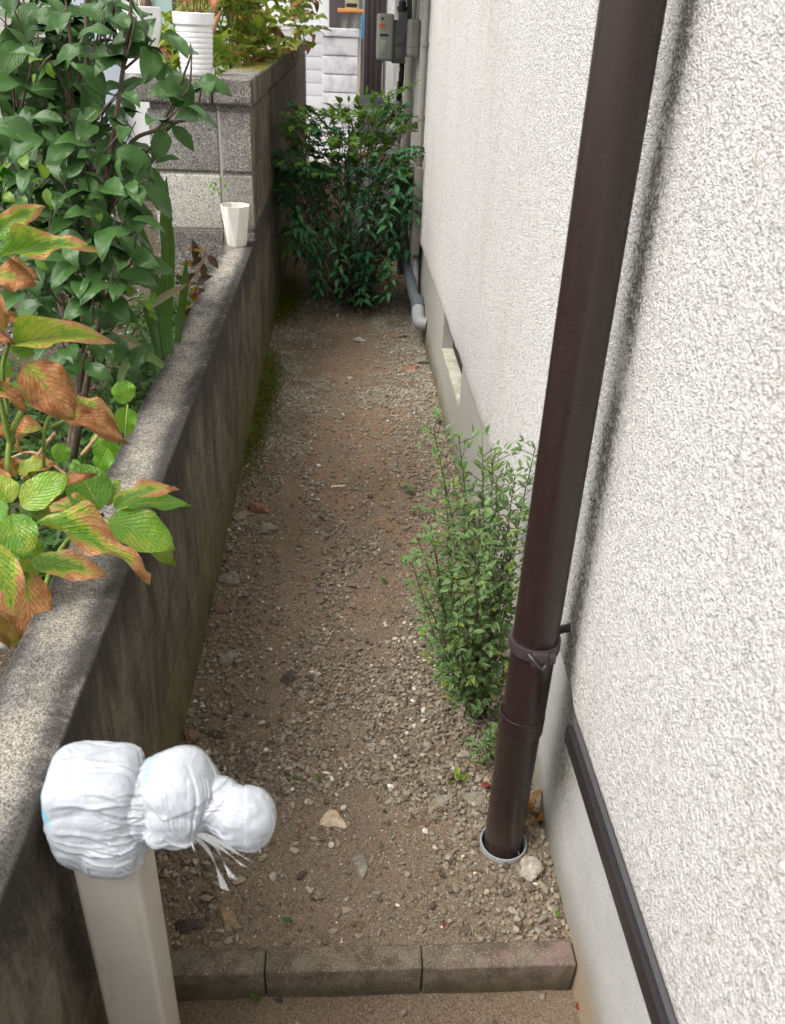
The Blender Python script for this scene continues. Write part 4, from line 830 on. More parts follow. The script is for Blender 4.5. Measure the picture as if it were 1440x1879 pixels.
for (bx, by), (tx, ty), s_, mi in (((378, 462), (344, 452), .075, 0), ((365, 488), (331, 482), .075, 0), ((372, 470), (352, 486), .06, 1), ((378, 466), (400, 490), .07, 1), ((375, 480), (372, 510), .08, 1), ((362, 500), (340, 515), .07, 1), ((360, 520), (385, 505), .07, 1), ((350, 530), (325, 505), .08, 1), ((350, 535), (365, 560), .07, 0), ((345, 545), (372, 530), .07, 1), ((340, 560), (352, 590), .07, 1), ((355, 480), (360, 445), .05, 1), ((365, 520), (350, 555), .06, 0), ((352, 560), (330, 570), .06, 0)):
    p = np.array(A(bx, by, 2.62)); q_ = np.array(A(tx, ty, 2.6)); Ml.append((int(RNG.integers(0, 2)), frame(p, q_ - p, TOCAM(p) + rnd(.3) + np.array([0, 0, .5]), np.linalg.norm(q_ - p) * 1.05), mi))
foliage('foliage', LT, Ml, [M['gold'], M['maroon']], root)
link('stem', mesh_np('stem', tube_part(smoothline([GZ(330, 640, .3), A(342, 540, 2.6), A(362, 500, 2.6), A(378, 460, 2.6)], 4), [.003] * 13, 6)), M['drystem'], root)
# undergrowth
SM = [leafT(.35, .2, .3, .1, 0, 3, 5, 'lance', 0, 1), leafT(.6, .1, .2, .1, 0, 3, 5, 'oval', 0, 2), leafT(.12, .2, .9, 0, 0, 3, 7, 'blade', 0, 3)]
Ml = []
for k in range(22000):
    x = -.46 - abs(RNG.normal(0, .75)); y = RNG.uniform(.8, 3.4)
    if x < -2.6 or fbm(np.array([x * 2.3]), np.array([y * 2.3]), 3, 40)[0] < .33: continue
    z = float(gard(np.array([x]), np.array([y]))[0]) + abs(RNG.normal(0, .07)); d = unit(np.array([RNG.normal(), RNG.normal(), .5])); T = int(RNG.choice([0, 1, 2], p=[.5, .35, .15]))
    Ml.append((T, frame((x, y, z), d, np.array([0, 0, 1]) + rnd(.4), RNG.uniform(.018, .04) * (3.5 if T == 2 else 1)), 0))
o = foliage('ground_cover', SM, Ml, [M['cover']], None); tag(o, 'mixed low green ground cover behind the low wall', 'ground cover', kind='stuff')

# ---- yellow-green hydrangea bush behind the tall wall
HB = [leafT(.52, .15, .25, .15, .10, 5, 8, 'ovate', 0, 1), leafT(.5, .3, .6, .3, .15, 5, 8, 'ovate', 0, 2), leafT(.55, .4, .9, .5, .2, 5, 8, 'ovate', 0, 3)]
def bushes(name, lab, spots, seed, cl):
    Ml = []; st = []
    for (px, py, Yv) in spots:
        c = np.array(A(px, py, Yv)) + rnd(.03)
        b = c + np.array([RNG.normal(0, .05), RNG.normal(0, .05), -.22]); b[0] = min(b[0], -.5)
        if c[0] < -.47: st += tube_part([b, (b + c) / 2 + rnd(.015), c], [.004, .0035, .003], 5, False)
        a0 = RNG.uniform(0, 6)
        for k in range(int(RNG.integers(4, 8))):
            a = a0 + k * 1.57 + RNG.normal(0, .2); lv = k // 4; d = unit(np.array([math.cos(a), math.sin(a), .25 + .35 * (1 - lv) + RNG.normal(0, .2)])); dead = RNG.uniform() < .14
            Ml.append((int(RNG.integers(0, 2)) if not dead else 2, frame(c - [0, 0, lv * .05], d, np.array([0, -.2, 1]) + rnd(.2), RNG.uniform(.085, .13)), 1 if dead else 0))
    r = empty(name, A(*spots[0]), lab, 'shrub'); r.location.z = .3
    foliage('foliage', HB, Ml, [M['hybush'], M['hyb']], r); link('stem', mesh_np('stem', st), M['gstem'], r)
sp = []
for k in range(120):
    px = RNG.uniform(395, 575); py = RNG.uniform(-70, 118); Yv = 4. + (px - 395) / 180 * 2.8 + RNG.uniform(-.1, .5)
    lim = 200 - (px - 395) * .72   # the coping line hides what is below
    if py < lim: sp.append((px, py, Yv))
sp += [(560, 60, 6.0), (572, 30, 6.1), (555, 20, 6.), (548, 75, 5.6), (520, 85, 5.4), (480, 95, 5.), (575, 5, 6.3)]
bushes('hydrangea_bush', 'yellow green hydrangea bush with brown dead leaves above the mossy coping', sp, 3, 1)
sp = [(RNG.uniform(300, 345), RNG.uniform(60, 140), RNG.uniform(3.9, 4.4)) for k in range(16)] + [(RNG.uniform(330, 420), RNG.uniform(-30, 60), RNG.uniform(4.3, 5)) for k in range(14)]
bushes('background_shrub', 'bright green shrub seen between the two white pots', sp, 4, 1)

# ---- dark bush with nandina in the passage
NT = [leafT(.28, .22, .35, .12, .05, 5, 9, 'lance', 0, 1), leafT(.31, .15, .6, .2, .08, 5, 9, 'lance', 0, 2), leafT(.30, .3, .2, .1, .05, 5, 9, 'lance', 0, 3)]
def darkbush():
    root = empty('nandina_bush', (.10, 4.6, 0), 'dense dark green nandina bush with drooping pointed leaves blocking the passage', 'shrub'); Ml = []; st = []
    base = np.array((.06, 4.52, 0.))
    # whorled leafy stems: lower and middle crown
    for k in range(105):
        px = RNG.uniform(520, 780); py = RNG.uniform(290, 520)
        cx_ = 645; lowlim = 560 - ((px - 650) / 125) ** 2 * 170
        if py > lowlim: continue
        if px > 725 and py > 430: continue
        Yv = RNG.uniform(4.15, 5.0) ; c = np.array(A(px, py, Yv)); 
        if c[0] < X0 + .06 : c[0] = X0 + .06 + RNG.uniform(0, .1)
        if c[0] > .35: c[0] = .35 - RNG.uniform(0, .05)
        if c[2] < .06: continue
        mid = base * .5 + c * .5 + np.array([0, 0, -.03]) + rnd(.03); P_ = smoothline([base + rnd(.05) * [1, 1, 0], mid, c], 4); st += tube_part(P_, np.linspace(.0035, .0015, len(P_)), 5, False)
        n = int(RNG.integers(9, 15)); a0 = RNG.uniform(0, 6)
        for j in range(n):
            a = a0 + j * 2.4; out = np.array([math.cos(a), math.sin(a), 0]); d = unit(out + np.array([0, -.15, -.25 - .35 * (j / n)]) + rnd(.15)); z = -.012 * j
            Ml.append((int(RNG.integers(0, 3)), frame(c + [0, 0, z], d, np.array([0, -.35, 1]) + rnd(.15), RNG.uniform(.052, .085)), 0))
    for k in range(45):    # low dark skirts
        px = RNG.uniform(590, 705); py = RNG.uniform(450, 560); c = np.array(A(px, py, RNG.uniform(4.25, 4.7)))
        if c[2] < .02: c[2] = .03
        for j in range(5):
            a = RNG.uniform(0, 6.28); Ml.append((int(RNG.integers(0, 3)), frame(c + rnd(.01), unit([math.cos(a), math.sin(a), -.3]), np.array([0, -.4, 1]) + rnd(.2), RNG.uniform(.05, .08)), 0))
    # airy pinnate sprays on top and at the sides
    def spray(p0, p1, n, s, mi):
        P_ = smoothline([p0, (p0 + p1) / 2 + [0, 0, .04], p1], 5); st.extend(tube_part(P_, np.linspace(.003, .001, len(P_)), 5, False))
        for i in range(1, n):
            f = .25 + .75 * i / n; q_ = P_[min(int(f * (len(P_) - 1)), len(P_) - 2)]; d0 = unit(P_[-1] - P_[0])
            for sg in (-1, 1):
                sd_ = unit(np.cross(d0, [0, 0, 1.])) * sg; pt = q_ + (sd_ * .7 + d0 * .5) * s * 1.4 * (1.1 - f * .6); st.extend(tube_part([q_, pt], .0008, 4, False))
                for m in range(3):
                    dd = unit(sd_ * (.6, 1., .2)[m] + d0 * (.8, .1, 1.)[m] + np.array([0, 0, -.15]) + rnd(.12)); Ml.append((int(RNG.integers(0, 3)), frame(q_ * (.45 if m == 1 else 0) + pt * (.55 if m == 1 else 1), dd, np.array([0, -.2, 1]) + rnd(.2), s * RNG.uniform(.8, 1.15)), mi))
        Ml.append((0, frame(P_[-1], d0, [0, 0, 1.], s), mi))
    for (ax, ay, bx, by, mi) in ((660, 300, 672, 175, 1), (660, 260, 610, 200, 1), (662, 250, 720, 205, 1), (660, 240, 760, 155, 1), (700, 260, 782, 235, 1), (690, 290, 780, 285, 0), (600, 300, 530, 215, 1), (600, 320, 520, 250, 1), (610, 280, 560, 205, 1), (620, 300, 590, 240, 1), (640, 260, 640, 190, 1),
                            (590, 350, 508, 290, 0), (580, 380, 500, 350, 0), (600, 400, 505, 375, 0), (640, 320, 640, 250, 1), (690, 270, 700, 180, 1), (700, 330, 775, 320, 0), (700, 350, 780, 350, 0), (680, 300, 725, 250, 1), (570, 420, 530, 440, 1), (560, 430, 515, 470, 1), (620, 330, 580, 280, 1), (650, 330, 690, 240, 1), (600, 250, 650, 215, 1), (560, 300, 540, 240, 1)):
        Yv = RNG.uniform(4.3, 4.8); spray(np.array(A(ax, ay, Yv)), np.array(A(bx, by, Yv - .1)), 6, .055, mi)
    for k in range(85):
        ax = RNG.uniform(545, 745); ay = RNG.uniform(250, 400); sx_ = (ax - 640) / 100; bx = ax + sx_ * RNG.uniform(20, 60) + RNG.normal(0, 12); by = ay - RNG.uniform(30, 80) + abs(sx_) * 45
        p1 = np.array(A(min(max(bx, 505), 782), max(by, 185 + abs(sx_) * 20), RNG.uniform(4.15, 4.7))); p1[0] = min(max(p1[0], X0 + .03), .36); spray(np.array(A(ax, ay, 4.55)), p1, 6, RNG.uniform(.045, .062), 1 if RNG.uniform() < .45 else 0)
    foliage('foliage', NT, Ml, [M['nand'], M['nandl']], root); link('stem', mesh_np('stem', st), M['bark'], root)
darkbush()

# ---- variegated shrub by the downpipe
VT = [leafT(.26, .18, .25, .1, .05, 5, 8, 'lance', 0, 1), leafT(.30, .10, .45, .1, .08, 5, 8, 'oval', 0, 2), leafT(.36, .3, .1, .1, .03, 5, 8, 'oval', 0, 3)]
def vshrub(name, lab, base, tips, sz, n, grp=None, yel=.10):
    root = empty(name, base, lab, 'shrub', grp); Ml = []; st = []
    for t in tips:
        c = np.array(A(*t[:3])); b = np.array(base) + rnd(.012) * [1, 1, 0]; P_ = smoothline([b, b * .6 + c * .4 + rnd(.012) + [0, 0, -.01], c], 8)
        c[0] = min(c[0], .375); L = sum(np.linalg.norm(P_[i + 1] - P_[i]) for i in range(len(P_) - 1)); st += tube_part(P_, np.linspace(.0024, .0009, len(P_)), 6, False)
        nn = int(n * L / .4); ang = RNG.uniform(0, 6); s0 = (t[3] if len(t) > 3 else .22) + .12
        for k in range(nn):
            f = s0 + (1 - s0) * k / max(nn - 1, 1); i = min(int(f * (len(P_) - 1)), len(P_) - 2); p = P_[i] + (P_[i + 1] - P_[i]) * (f * (len(P_) - 1) - i); d = unit(P_[i + 1] - P_[i]); ang += 1.57 if k % 2 else 3.14
            e1 = unit(np.cross(d, [.3, .9, .1])); e2 = np.cross(d, e1); out = e1 * math.cos(ang) + e2 * math.sin(ang); yg = RNG.uniform() < yel
            side = RNG.uniform() < .35
            q_ = p + (out * .03 * RNG.uniform(.4, 1.2) + [0, 0, .015] if side else 0)
            if side: st.extend(tube_part([p, q_], .0008, 4, False))
            for m in range(4 if side else 1):
                ld = unit(out * .9 + d * .75 + rnd(.28 if not side else .55)); q2 = q_ + (0 if not side else rnd(.004)); Ml.append((int(RNG.integers(0, 3)), frame(q2, ld, unit(np.array([0, -.3, .8]) + d * .3 + rnd(.3)), sz * RNG.uniform(.6, 1.15)), 1 if yg else 0))
    for j, (T, m, mi) in enumerate(Ml):
        if m[0, 3] > .378: m[0, 3] = .378
    foliage('foliage', VT, Ml, [M['vari'], M['variy']], root); link('stem', mesh_np('stem', st), M['bark'], root)
b = (.318, 1.42, 0)
tips = [(795, 785, 1.45, .35), (842, 800, 1.44, .45), (885, 825, 1.45, .45), (905, 835, 1.47, .6), (912, 875, 1.44, .35), (945, 870, 1.42, .35), (982, 822, 1.42, .4), (850, 900, 1.40, .25), (880, 930, 1.38, .25), (765, 985, 1.38, .35), (790, 965, 1.4, .3), (820, 980, 1.38, .25), (758, 1040, 1.36, .35), (780, 1090, 1.34, .3),
        (855, 990, 1.34, .2), (885, 1000, 1.34, .2), (920, 960, 1.38, .2), (950, 980, 1.38, .2), (830, 1060, 1.32, .2), (870, 1060, 1.3, .2), (905, 1050, 1.33, .2), (935, 1060, 1.35, .2), (800, 1150, 1.3, .25), (840, 1140, 1.3, .2), (880, 1130, 1.3, .2), (815, 1200, 1.3, .2), (930, 1150, 1.34, .2), (860, 1210, 1.3, .2), (900, 1200, 1.32, .2), (830, 1250, 1.3, .25), (815, 880, 1.43, .3), (870, 960, 1.42, .2), (800, 1020, 1.36, .3), (850, 1100, 1.3, .25), (960, 930, 1.4, .3)]
vshrub('variegated_shrub', 'cream edged small leaved shrub growing at the foundation left of the downpipe', b, tips, .0225, 48)
vshrub('variegated_shoot', 'tiny cream edged shoot in the gravel between shrub foot and downpipe foot', GZ(888, 1395, 0), [(878, 1372, 1.27, .2), (900, 1330, 1.28, .1), (885, 1385, 1.25, .1), (908, 1370, 1.27, .1)], .024, 60)
# thin wisps and weeds
SD = [leafT(.3, .2, .3, 0, 0, 3, 6, 'lance', 0, 1), leafT(.55, .1, .2, 0, 0, 3, 6, 'oval', 0, 2)]
for px, py, h, lab in ((750, 905, .035, 'thin grassy weed left of the variegated shrub tip'), (765, 945, .03, 'sparse weed low beside the variegated shrub'), (706, 1072, .018, 'small green weed tuft on bare reddish soil'), (585, 1433, .012, 'tiny green seedling pair above the tan stone'), (545, 1433, .012, 'tiny single green seedling near the bag lump'), (800, 775, .04, 'weed against the far foundation above the variegated shrub'), (470, 1838, .016, 'weed sprout at the foot of the edging block joint'), (700, 797, .014, 'small round leaved weed in mid passage')):
    zz = -.066 if py > 1800 else 0; c = np.array(GZ(px, py, zz)); Ml = []
    for k in range(11): a = k * 2.4; Ml.append((k % 2, frame(c + [0, 0, h * RNG.uniform(.1, .9)], unit([math.cos(a), math.sin(a), .6]), [0, 0, 1.], h * RNG.uniform(.5, .8)), 0))
    o = foliage('weed', SD, Ml, [M['vari'] if h > .02 else M['nandl']], None); tag(o, lab, 'weed', 'weeds in the passage')
# yellowish sprout and red leaf near the pipe, fallen leaves
c = np.array(GZ(840, 1445, 0)); Ml = [(1, frame(c + [0, 0, .01 + .004 * k] + rnd(.004), unit([math.cos(k * 1.9), math.sin(k * 1.9), 1.]), [0, -1, .4], .022), 0) for k in range(7)]
o = foliage('sprout', SD, Ml, [M['variy']], None); tag(o, 'yellowish green sprout beside the flat grey stone near the shrub', 'plant')
for px, py, l, ang, mt, lab in ((880, 1450, .020, .2, 'redleaf', 'dark red fallen leaf left of the downpipe'), (1018, 1690, .013, 1., 'heart', 'small bright green fallen leaf near the foundation'), (515, 1697, .016, .1, 'cam', 'narrow dark green fallen leaf above the step'), (640, 1712 - 10, .010, 0, 'dry', 'orange scrap of leaf near the middle edging block'), (525, 1706, .008, .4, 'gold', 'tiny orange leaf scrap beside the dark green fallen leaf'), (812, 1712, .012, 1.2, 'redleaf', 'brown red leaf scrap against the right edging block'), (1055, 1860, .02, .8, 'redleaf', 'dark red leaf in the bottom corner by the foundation'), (748, 440, .0, 0, 'dry', '')):
    if not l: continue
    z0 = -.06 if py > 1800 else .0; c = GZ(px, py, z0); cz = z0 + .010 if z0 == 0 else -.055
    o = foliage('fallen_leaf', [leafT(.5, .3, .2, .3, .15, 5, 7, 'oval', 0, 3)], [(0, frame((c.x, c.y, cz), (math.cos(ang), math.sin(ang), .05), (0, 0, 1.), l * 1.3), 0)], M[mt], None); tag(o, lab, 'leaf', 'fallen leaves')
# curled dead leaf bundle behind the pipe foot
Ml = [(3, frame(np.array((.365, 1.13, .015)) + rnd(.012), unit(rnd()), rnd() + [0, 0, 1.], .04), 0) for k in range(9)]
o = foliage('withered_leaves', HB + [leafT(.6, .8, 1.2, .8, .4, 7, 9, 'ovate', 0, 9)], Ml, M['dry'], None); tag(o, 'curled dead brown leaves between the downpipe foot and the foundation', 'leaves')
# twigs and straws as one litter
parts = []
for k in range(150):
    x = RNG.uniform(X0 + .02, X1 - .02); y = .9 + RNG.uniform() ** 1.5 * 3; a = RNG.uniform(0, 6.28); L = RNG.uniform(.008, .028); z = float(gh(np.array([x]), np.array([y]))[0]) + .006
    p = np.array([x, y, z]); d = np.array([math.cos(a), math.sin(a), 0]) * L; parts += tube_part([p - d, p + rnd(.002) + [0, 0, .002], p + d], .0006, 4, False)
o = link('straw_litter', mesh_np('straw_litter', parts), M['drystem']); tag(o, 'dry straws and root threads scattered on the gravel', 'litter', kind='stuff')
Ml = []
for k in range(90):
    x = RNG.uniform(X0 + .02, X1 - .02); y = .9 + RNG.uniform() ** 1.4 * 3.2; z = float(gh(np.array([x]), np.array([y]))[0]) + .006
    Ml.append((0, frame((x, y, z), unit([RNG.normal(), RNG.normal(), RNG.normal() * .25]), [0, 0, 1.] + rnd(.25), RNG.uniform(.007, .018)), int(RNG.choice([0, 1, 2], p=[.6, .25, .15]))))
o = foliage('leaf_litter', [leafT(.5, .35, .5, .4, .2, 5, 7, 'oval', 0, 4)], Ml, [M['dry'], M['maroon'], M['cover']], None); tag(o, 'curled scraps of dead leaves scattered over the gravel', 'litter', kind='stuff')
# moss along the foot of the left wall
mo = N('moss', .95, .1); mo.col(mo.mix(mo.noise(60, 4), (.055, .075, .012), (.17, .185, .03))); mo.bump(mo.noise(400, 3), .003, 1)
Ml = []
for k in range(22000):
    y = RNG.choice([3.35, 4.5, 4.75, 2.9], p=[.4, .3, .15, .15]) + RNG.normal(0, .19); x = X0 + abs(RNG.normal(0, .035 if y < 4 else .06)); z = float(gh(np.array([x]), np.array([y]))[0]) + .004
    a = RNG.uniform(0, 6.28); Ml.append((0, frame((x, y, z), unit([math.cos(a), math.sin(a), 1.2]), [0, 0, 1.], RNG.uniform(.006, .014)), 0))
o = foliage('moss', [leafT(.5, .1, .2, 0, 0, 2, 3, 'lance')], Ml, mo.m, None); tag(o, 'green moss cushions at the foot of the left wall', 'moss', kind='stuff')

# ------------------------------------------------------------------ pots
c = A(431, 440, 3.36); c = Vector((-.392, 3.34, .578))
fp = empty('faceted_pot', c, 'small ivory faceted pot standing on the low wall in front of the pier', 'pot')
bm = bmesh.new(); nf = 8; r0, r1, hh = .036, .056, .145
bot = [bm.verts.new(c + Vector((r0 * math.cos(a), r0 * math.sin(a), 0))) for a in [2 * math.pi * k / nf for k in range(nf)]]
top = [bm.verts.new(c + Vector((r1 * math.cos(a), r1 * math.sin(a), hh))) for a in [2 * math.pi * (k + .5) / nf for k in range(nf)]]
ti = [bm.verts.new(c + Vector(((r1 - .004) * math.cos(a), (r1 - .004) * math.sin(a), hh))) for a in [2 * math.pi * (k + .5) / nf for k in range(nf)]]
tb_ = [bm.verts.new(c + Vector(((r1 - .012) * math.cos(a), (r1 - .012) * math.sin(a), hh - .035))) for a in [2 * math.pi * (k + .5) / nf for k in range(nf)]]
for k in range(nf):
    k2 = (k + 1) % nf; bm.faces.new((bot[k], bot[k2], top[k])); bm.faces.new((bot[k2], top[k2], top[k])); bm.faces.new((top[k], top[k2], ti[k2], ti[k])); bm.faces.new((ti[k], ti[k2], tb_[k2], tb_[k]))
bm.faces.new(bot[::-1]); bmesh.ops.recalc_face_normals(bm, faces=bm.faces); bmobj('pot_body', bm, M['cpot'], fp, smooth=False)
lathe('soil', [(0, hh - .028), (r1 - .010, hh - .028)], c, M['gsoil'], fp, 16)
sdg = empty('seedling', c + Vector((-.04, 0, hh - .028)), 'tiny light green seedling growing in the ivory faceted pot', 'seedling'); Ml = []
s0 = np.array(c + Vector((-.035, 0, hh - .028))); s1 = np.array(A(397, 345, 3.33)); 
for k in range(26): Ml.append((k % 2, frame(s1 + rnd(.013), unit(rnd() + [0, 0, .3]), [0, -.5, 1.], .018), 0))
foliage('foliage', SD, Ml, M['heart'], sdg); link('stem', mesh_np('stem', tube_part([s0, (s0 + s1) / 2, s1], .0012, 5)), M['gstem'], sdg); link('bent_wire', mesh_np('bent_wire', tube_part([s0 + [.03, 0, 0], s0 + [.036, 0, .035], s0 + [.05, 0, .004]], .0007, 4)), M['drystem'], sdg)
# ribbed white pot
c = Vector((A(362, 138, 3.52).x, 3.52, 1.137)); rp = empty('ribbed_pot', c, 'white ribbed cylinder pot with dry reddish stems on the tall wall pier', 'pot')
pr = [(0, 0), (.050, 0), (.054, .003)]
for k in range(9):
    z = .008 + k * .0165; r = .0545 + k * .0011; pr += [(r + .0015, z), (r + .0022, z + .006), (r + .0016, z + .012), (r - .0004, z + .0145)]
pr += [(.067, .160), (.072, .163), (.073, .178), (.0735, .196), (.071, .1985), (.068, .197), (.064, .17), (.062, .165)]
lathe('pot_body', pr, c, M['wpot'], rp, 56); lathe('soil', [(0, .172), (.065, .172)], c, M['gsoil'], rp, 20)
st = []; 
for k in range(16):
    a = RNG.uniform(0, 6.28); b0 = np.array(c) + [math.cos(a) * .03, math.sin(a) * .03, .17]; st += tube_part(smoothline([b0, b0 + rnd(.015) + [math.cos(a) * .02, 0, .08], b0 + rnd(.03) + [math.cos(a) * .06, 0, .16]], 4), np.linspace(.0022, .0008, 9), 5, False)
dpn = empty('dry_potted_plant', c + Vector((0, 0, .17)), 'bare reddish dry stems standing in the ribbed white pot', 'plant'); link('stem', mesh_np('stem', st), M['twigred'], dpn)
Ml = [(k % 2, frame(np.array(c) + [RNG.uniform(-.05, .05), RNG.uniform(-.04, .04), .17 + RNG.uniform(0, .05)], unit(rnd() + [0, 0, 1.]), [0, -1, .5], .03), 0) for k in range(14)]; foliage('foliage', SD, Ml, M['variy'], dpn)
# goblet white pot
c = Vector((A(262, 135, 3.52).x, 3.52, 1.137)); gp = empty('goblet_pot', c, 'tall white waisted pot on the left end of the tall wall pier', 'pot')
lathe('pot_body', [(0, 0), (.066, 0), (.0685, .004), (.0655, .04), (.0625, .075), (.0620, .084), (.0635, .088), (.073, .12), (.0795, .15), (.082, .18), (.083, .208), (.081, .2105), (.078, .208), (.076, .17)], c, M['wpot'], gp, 56)
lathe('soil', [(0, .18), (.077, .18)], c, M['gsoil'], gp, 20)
dpn = empty('straw_potted_plant', c + Vector((0, 0, .18)), 'dry straw coloured stems standing in the tall waisted pot', 'plant'); st = []
for k in range(14):
    a = RNG.uniform(0, 6.28); b0 = np.array(c) + [math.cos(a) * .02, math.sin(a) * .02, .178]; st += tube_part(smoothline([b0, b0 + rnd(.01) + [0, 0, .08], b0 + rnd(.03) + [0, 0, .17]], 4), np.linspace(.002, .0008, 9), 5, False)
link('stem', mesh_np('stem', st), M['drystem'], dpn)

# ------------------------------------------------------------------ utilities on the house wall
def wallpt(px, py, X): return AX(px, py, X)
dpz = empty('drain_pipe', (.36, 4.2, .1), 'dark grey waste pipe bending into the foundation right of the dark bush', 'pipe')
e0 = Vector((.372, 3.93, .118)); 
tube('pipe', [(.345, 4.85, .40), (.335, 4.62, .32), (.352, 4.2, .20), (.372, 3.99, .145)], .026, M['drk'], dpz, 20, sub=6)
tube('elbow', [(.3715, 4.02, .153), (.368, 3.93, .125), (.377, 3.89, .115), (.404, 3.88, .113)], .031, M['greypvc'], dpz, 20, sub=6)
tube('collar', [(.3695, 4.08, .17), (.3725, 4.0, .148)], .033, M['drk'], dpz, 20)
s = empty('stub_pipe', (.385, 4.15, 0), 'thin pale grey pipe standing in the soil behind the grey elbow', 'pipe'); tube('pipe', [(.375, 4.15, -.05), (.375, 4.25, .15), (.38, 4.35, .32)], .016, M['greypvc'], s, 14)
tr = empty('cable_trunking', (.36, 4.3, .3), 'flat grey cable cover on the wall above the drain pipe', 'trunking'); boxobj('cover', (.345, 4.25, .34), (.384, 4.42, .74), M['cond'], tr, .006)
tube('lower_pipe', [(.365, 4.34, .34), (.366, 4.34, .16)], .016, M['cond'], tr, 12)
for X_, Y_, r_, z0, z1, lab in ((.368, 4.33, .013, .74, 3., 'thin beige conduit rising from the flat cable cover'), (.335, 4.82, .020, .1, 1.178, 'thick beige pipe on the wall below the small round cornered box'), (.362, 4.98, .010, .1, 3., 'slim beige pipe on the wall behind the thick one'), (.310, 5.12, .017, .1, 1.05, 'grey gas pipe rising beside the thick beige pipe')):
    e = empty('wall_pipe', (X_, Y_, z0), lab, 'pipe', 'pipes on the house wall'); tube('pipe', [(X_, Y_, z0), (X_ + .001, Y_, (z0 + z1) / 2), (X_, Y_, z1)], r_, M['cond'], e, 14)
    for zc in (.6, .95, 1.25):
        if z0 < zc < z1: lathe('clip', [(r_ + .001, -.008), (r_ + .004, -.008), (r_ + .004, .008), (r_ + .001, .008)], (X_, Y_, zc), M['cond'], e, 16)
mt = empty('gas_meter', (.26, 5.0, 1.13), 'grey gas meter with an orange sticker hanging on pipes above the bush', 'meter')
tl = A(693, 22, 5.); brp = A(750, 118, 5.)
bm = bmesh.new(); add_box(bm, (.178, 4.96, 1.150), (.262, 5.10, 1.362), .016, 3); bmobj('meter_front', bm, M['meter'], mt)
bm = bmesh.new(); add_box(bm, (.255, 4.975, 1.140), (.345, 5.10, 1.335), .012, 3); add_box(bm, (.285, 4.985, 1.30), (.325, 5.05, 1.372), .008, 3); add_box(bm, (.265, 4.970, 1.225), (.318, 4.985, 1.262), .003); add_box(bm, (.268, 4.970, 1.158), (.312, 4.986, 1.215), .003); bmobj('meter_body', bm, M['meterd'], mt)
boxobj('display', (.190, 4.9575, 1.262), (.232, 4.9625, 1.272), M['black'], mt, .001); boxobj('sticker', (.186, 4.9580, 1.298), (.216, 4.9615, 1.322), M['orange'], mt, .0003)
boxobj('sticker_print', (.190, 4.9565, 1.310), (.210, 4.9579, 1.316), M['red'], mt, .0002); boxobj('dial_panel', (.196, 4.9575, 1.185), (.226, 4.9620, 1.245), plain('meter_panel', (.26, .26, .225), .5), mt, .002)
bm = bmesh.new(); v = [bm.verts.new((.196 + dx, 4.9575, 1.335 + dz)) for dx, dz in ((0, 0), (.012, 0), (.006, .013))]; bm.faces.new(v); bmesh.ops.solidify(bm, geom=bm.faces[:], thickness=-.001); bmobj('triangle_mark', bm, M['black'], mt, smooth=False)
lathe('coupling', [(0, 0), (.020, 0), (.022, .004), (.022, .010), (.027, .012), (.027, .026), (.019, .028), (.019, .05), (0, .05)], (.303, 5.02, 1.368), M['black'], mt, 20)
tube('inlet_pipe', [(.303, 5.02, 1.41), (.303, 5.03, 1.46), (.33, 5.05, 1.49), (.345, 5.05, 1.3), (.345, 5.06, .9)], .014, M['meterd'], mt, 12, sub=5)
hz = empty('gas_hose', (.29, 5.05, .9), 'thick black rubber hose curving down from the gas meter to the cylinders', 'hose'); tube('hose', [(.315, 5.06, 1.14), (.312, 5.07, 1.02), (.300, 5.15, .93), (.275, 5.3, .84), (.25, 5.45, .82)], .014, M['black'], hz, 12, sub=6)
tube('hose_clip', [(.306, 5.11, .965), (.302, 5.135, .945)], .017, M['greypvc'], hz, 12)
wz = empty('earth_wire', (.26, 5.0, .95), 'thin pale wire looping below the gas meter', 'wire'); tube('wire', [(.21, 4.98, 1.15), (.212, 4.98, 1.0), (.24, 4.98, .96), (.275, 4.98, 1.02), (.30, 5.0, 1.12)], .0018, M['white'], wz, 6, sub=6)
jb = empty('junction_box', (.36, 4.85, 1.2), 'small beige round cornered box on the wall right of the gas meter', 'box'); bm = bmesh.new(); add_box(bm, (.325, 4.80, 1.175), (.384, 4.93, 1.345), .022, 4); bmobj('box_body', bm, M['cond'], jb); boxobj('box_seam', (.3245, 4.799, 1.222), (.384, 4.801, 1.2245), M['meterd'], jb, 0)
# gas cylinders
def cyl(x, y, zt, r, lab, first=True):
    e = empty('gas_cylinder', (x, y, 0), lab, 'gas cylinder', 'gas cylinders behind the dark bush')
    lathe('tank', [(0, .02), (r * .9, .03), (r, .08), (r, zt - .14), (r * .97, zt - .09), (r * .86, zt - .04), (r * .62, zt - .008), (r * .3, zt)], (x, y, 0), M['tank'], e, 48)
    lathe('collar', [(r * .53, zt - .02), (r * .55, zt + .10), (r * .555, zt + .104), (r * .57, zt + .106), (r * .57, zt + .17), (r * .55, zt + .172), (r * .54, zt + .165), (r * .53, zt + .1)], (x, y, 0), plain('grey_collar', (.17, .20, .21), .5), e, 40)
    tube('valve', [(x, y, zt - .02), (x, y, zt + .08)], .022, M['meterd'], e, 12)
    P_ = []
    for k, (a0, a1, z0) in enumerate(((-2.0, -1.85, .055), (-1.8, -1.62, .06), (-1.55, -1.42, .055), (-1.36, -1.2, .06))):
        for zz, dz in ((zt - z0 - .03, .03),):
            bm_ = []
            for a in (a0, a1):
                for q_ in (zz, zz + dz): rr = r * (.995 if q_ < zt - .07 else .93) + .004; bm_.append((x + rr * math.cos(a), y + rr * math.sin(a), q_))
            P_.append((np.array(bm_), np.array([[0, 2, 3, 1]]), None))
    link('red_lettering', mesh_np('red_lettering', P_, False), M['red'], e)
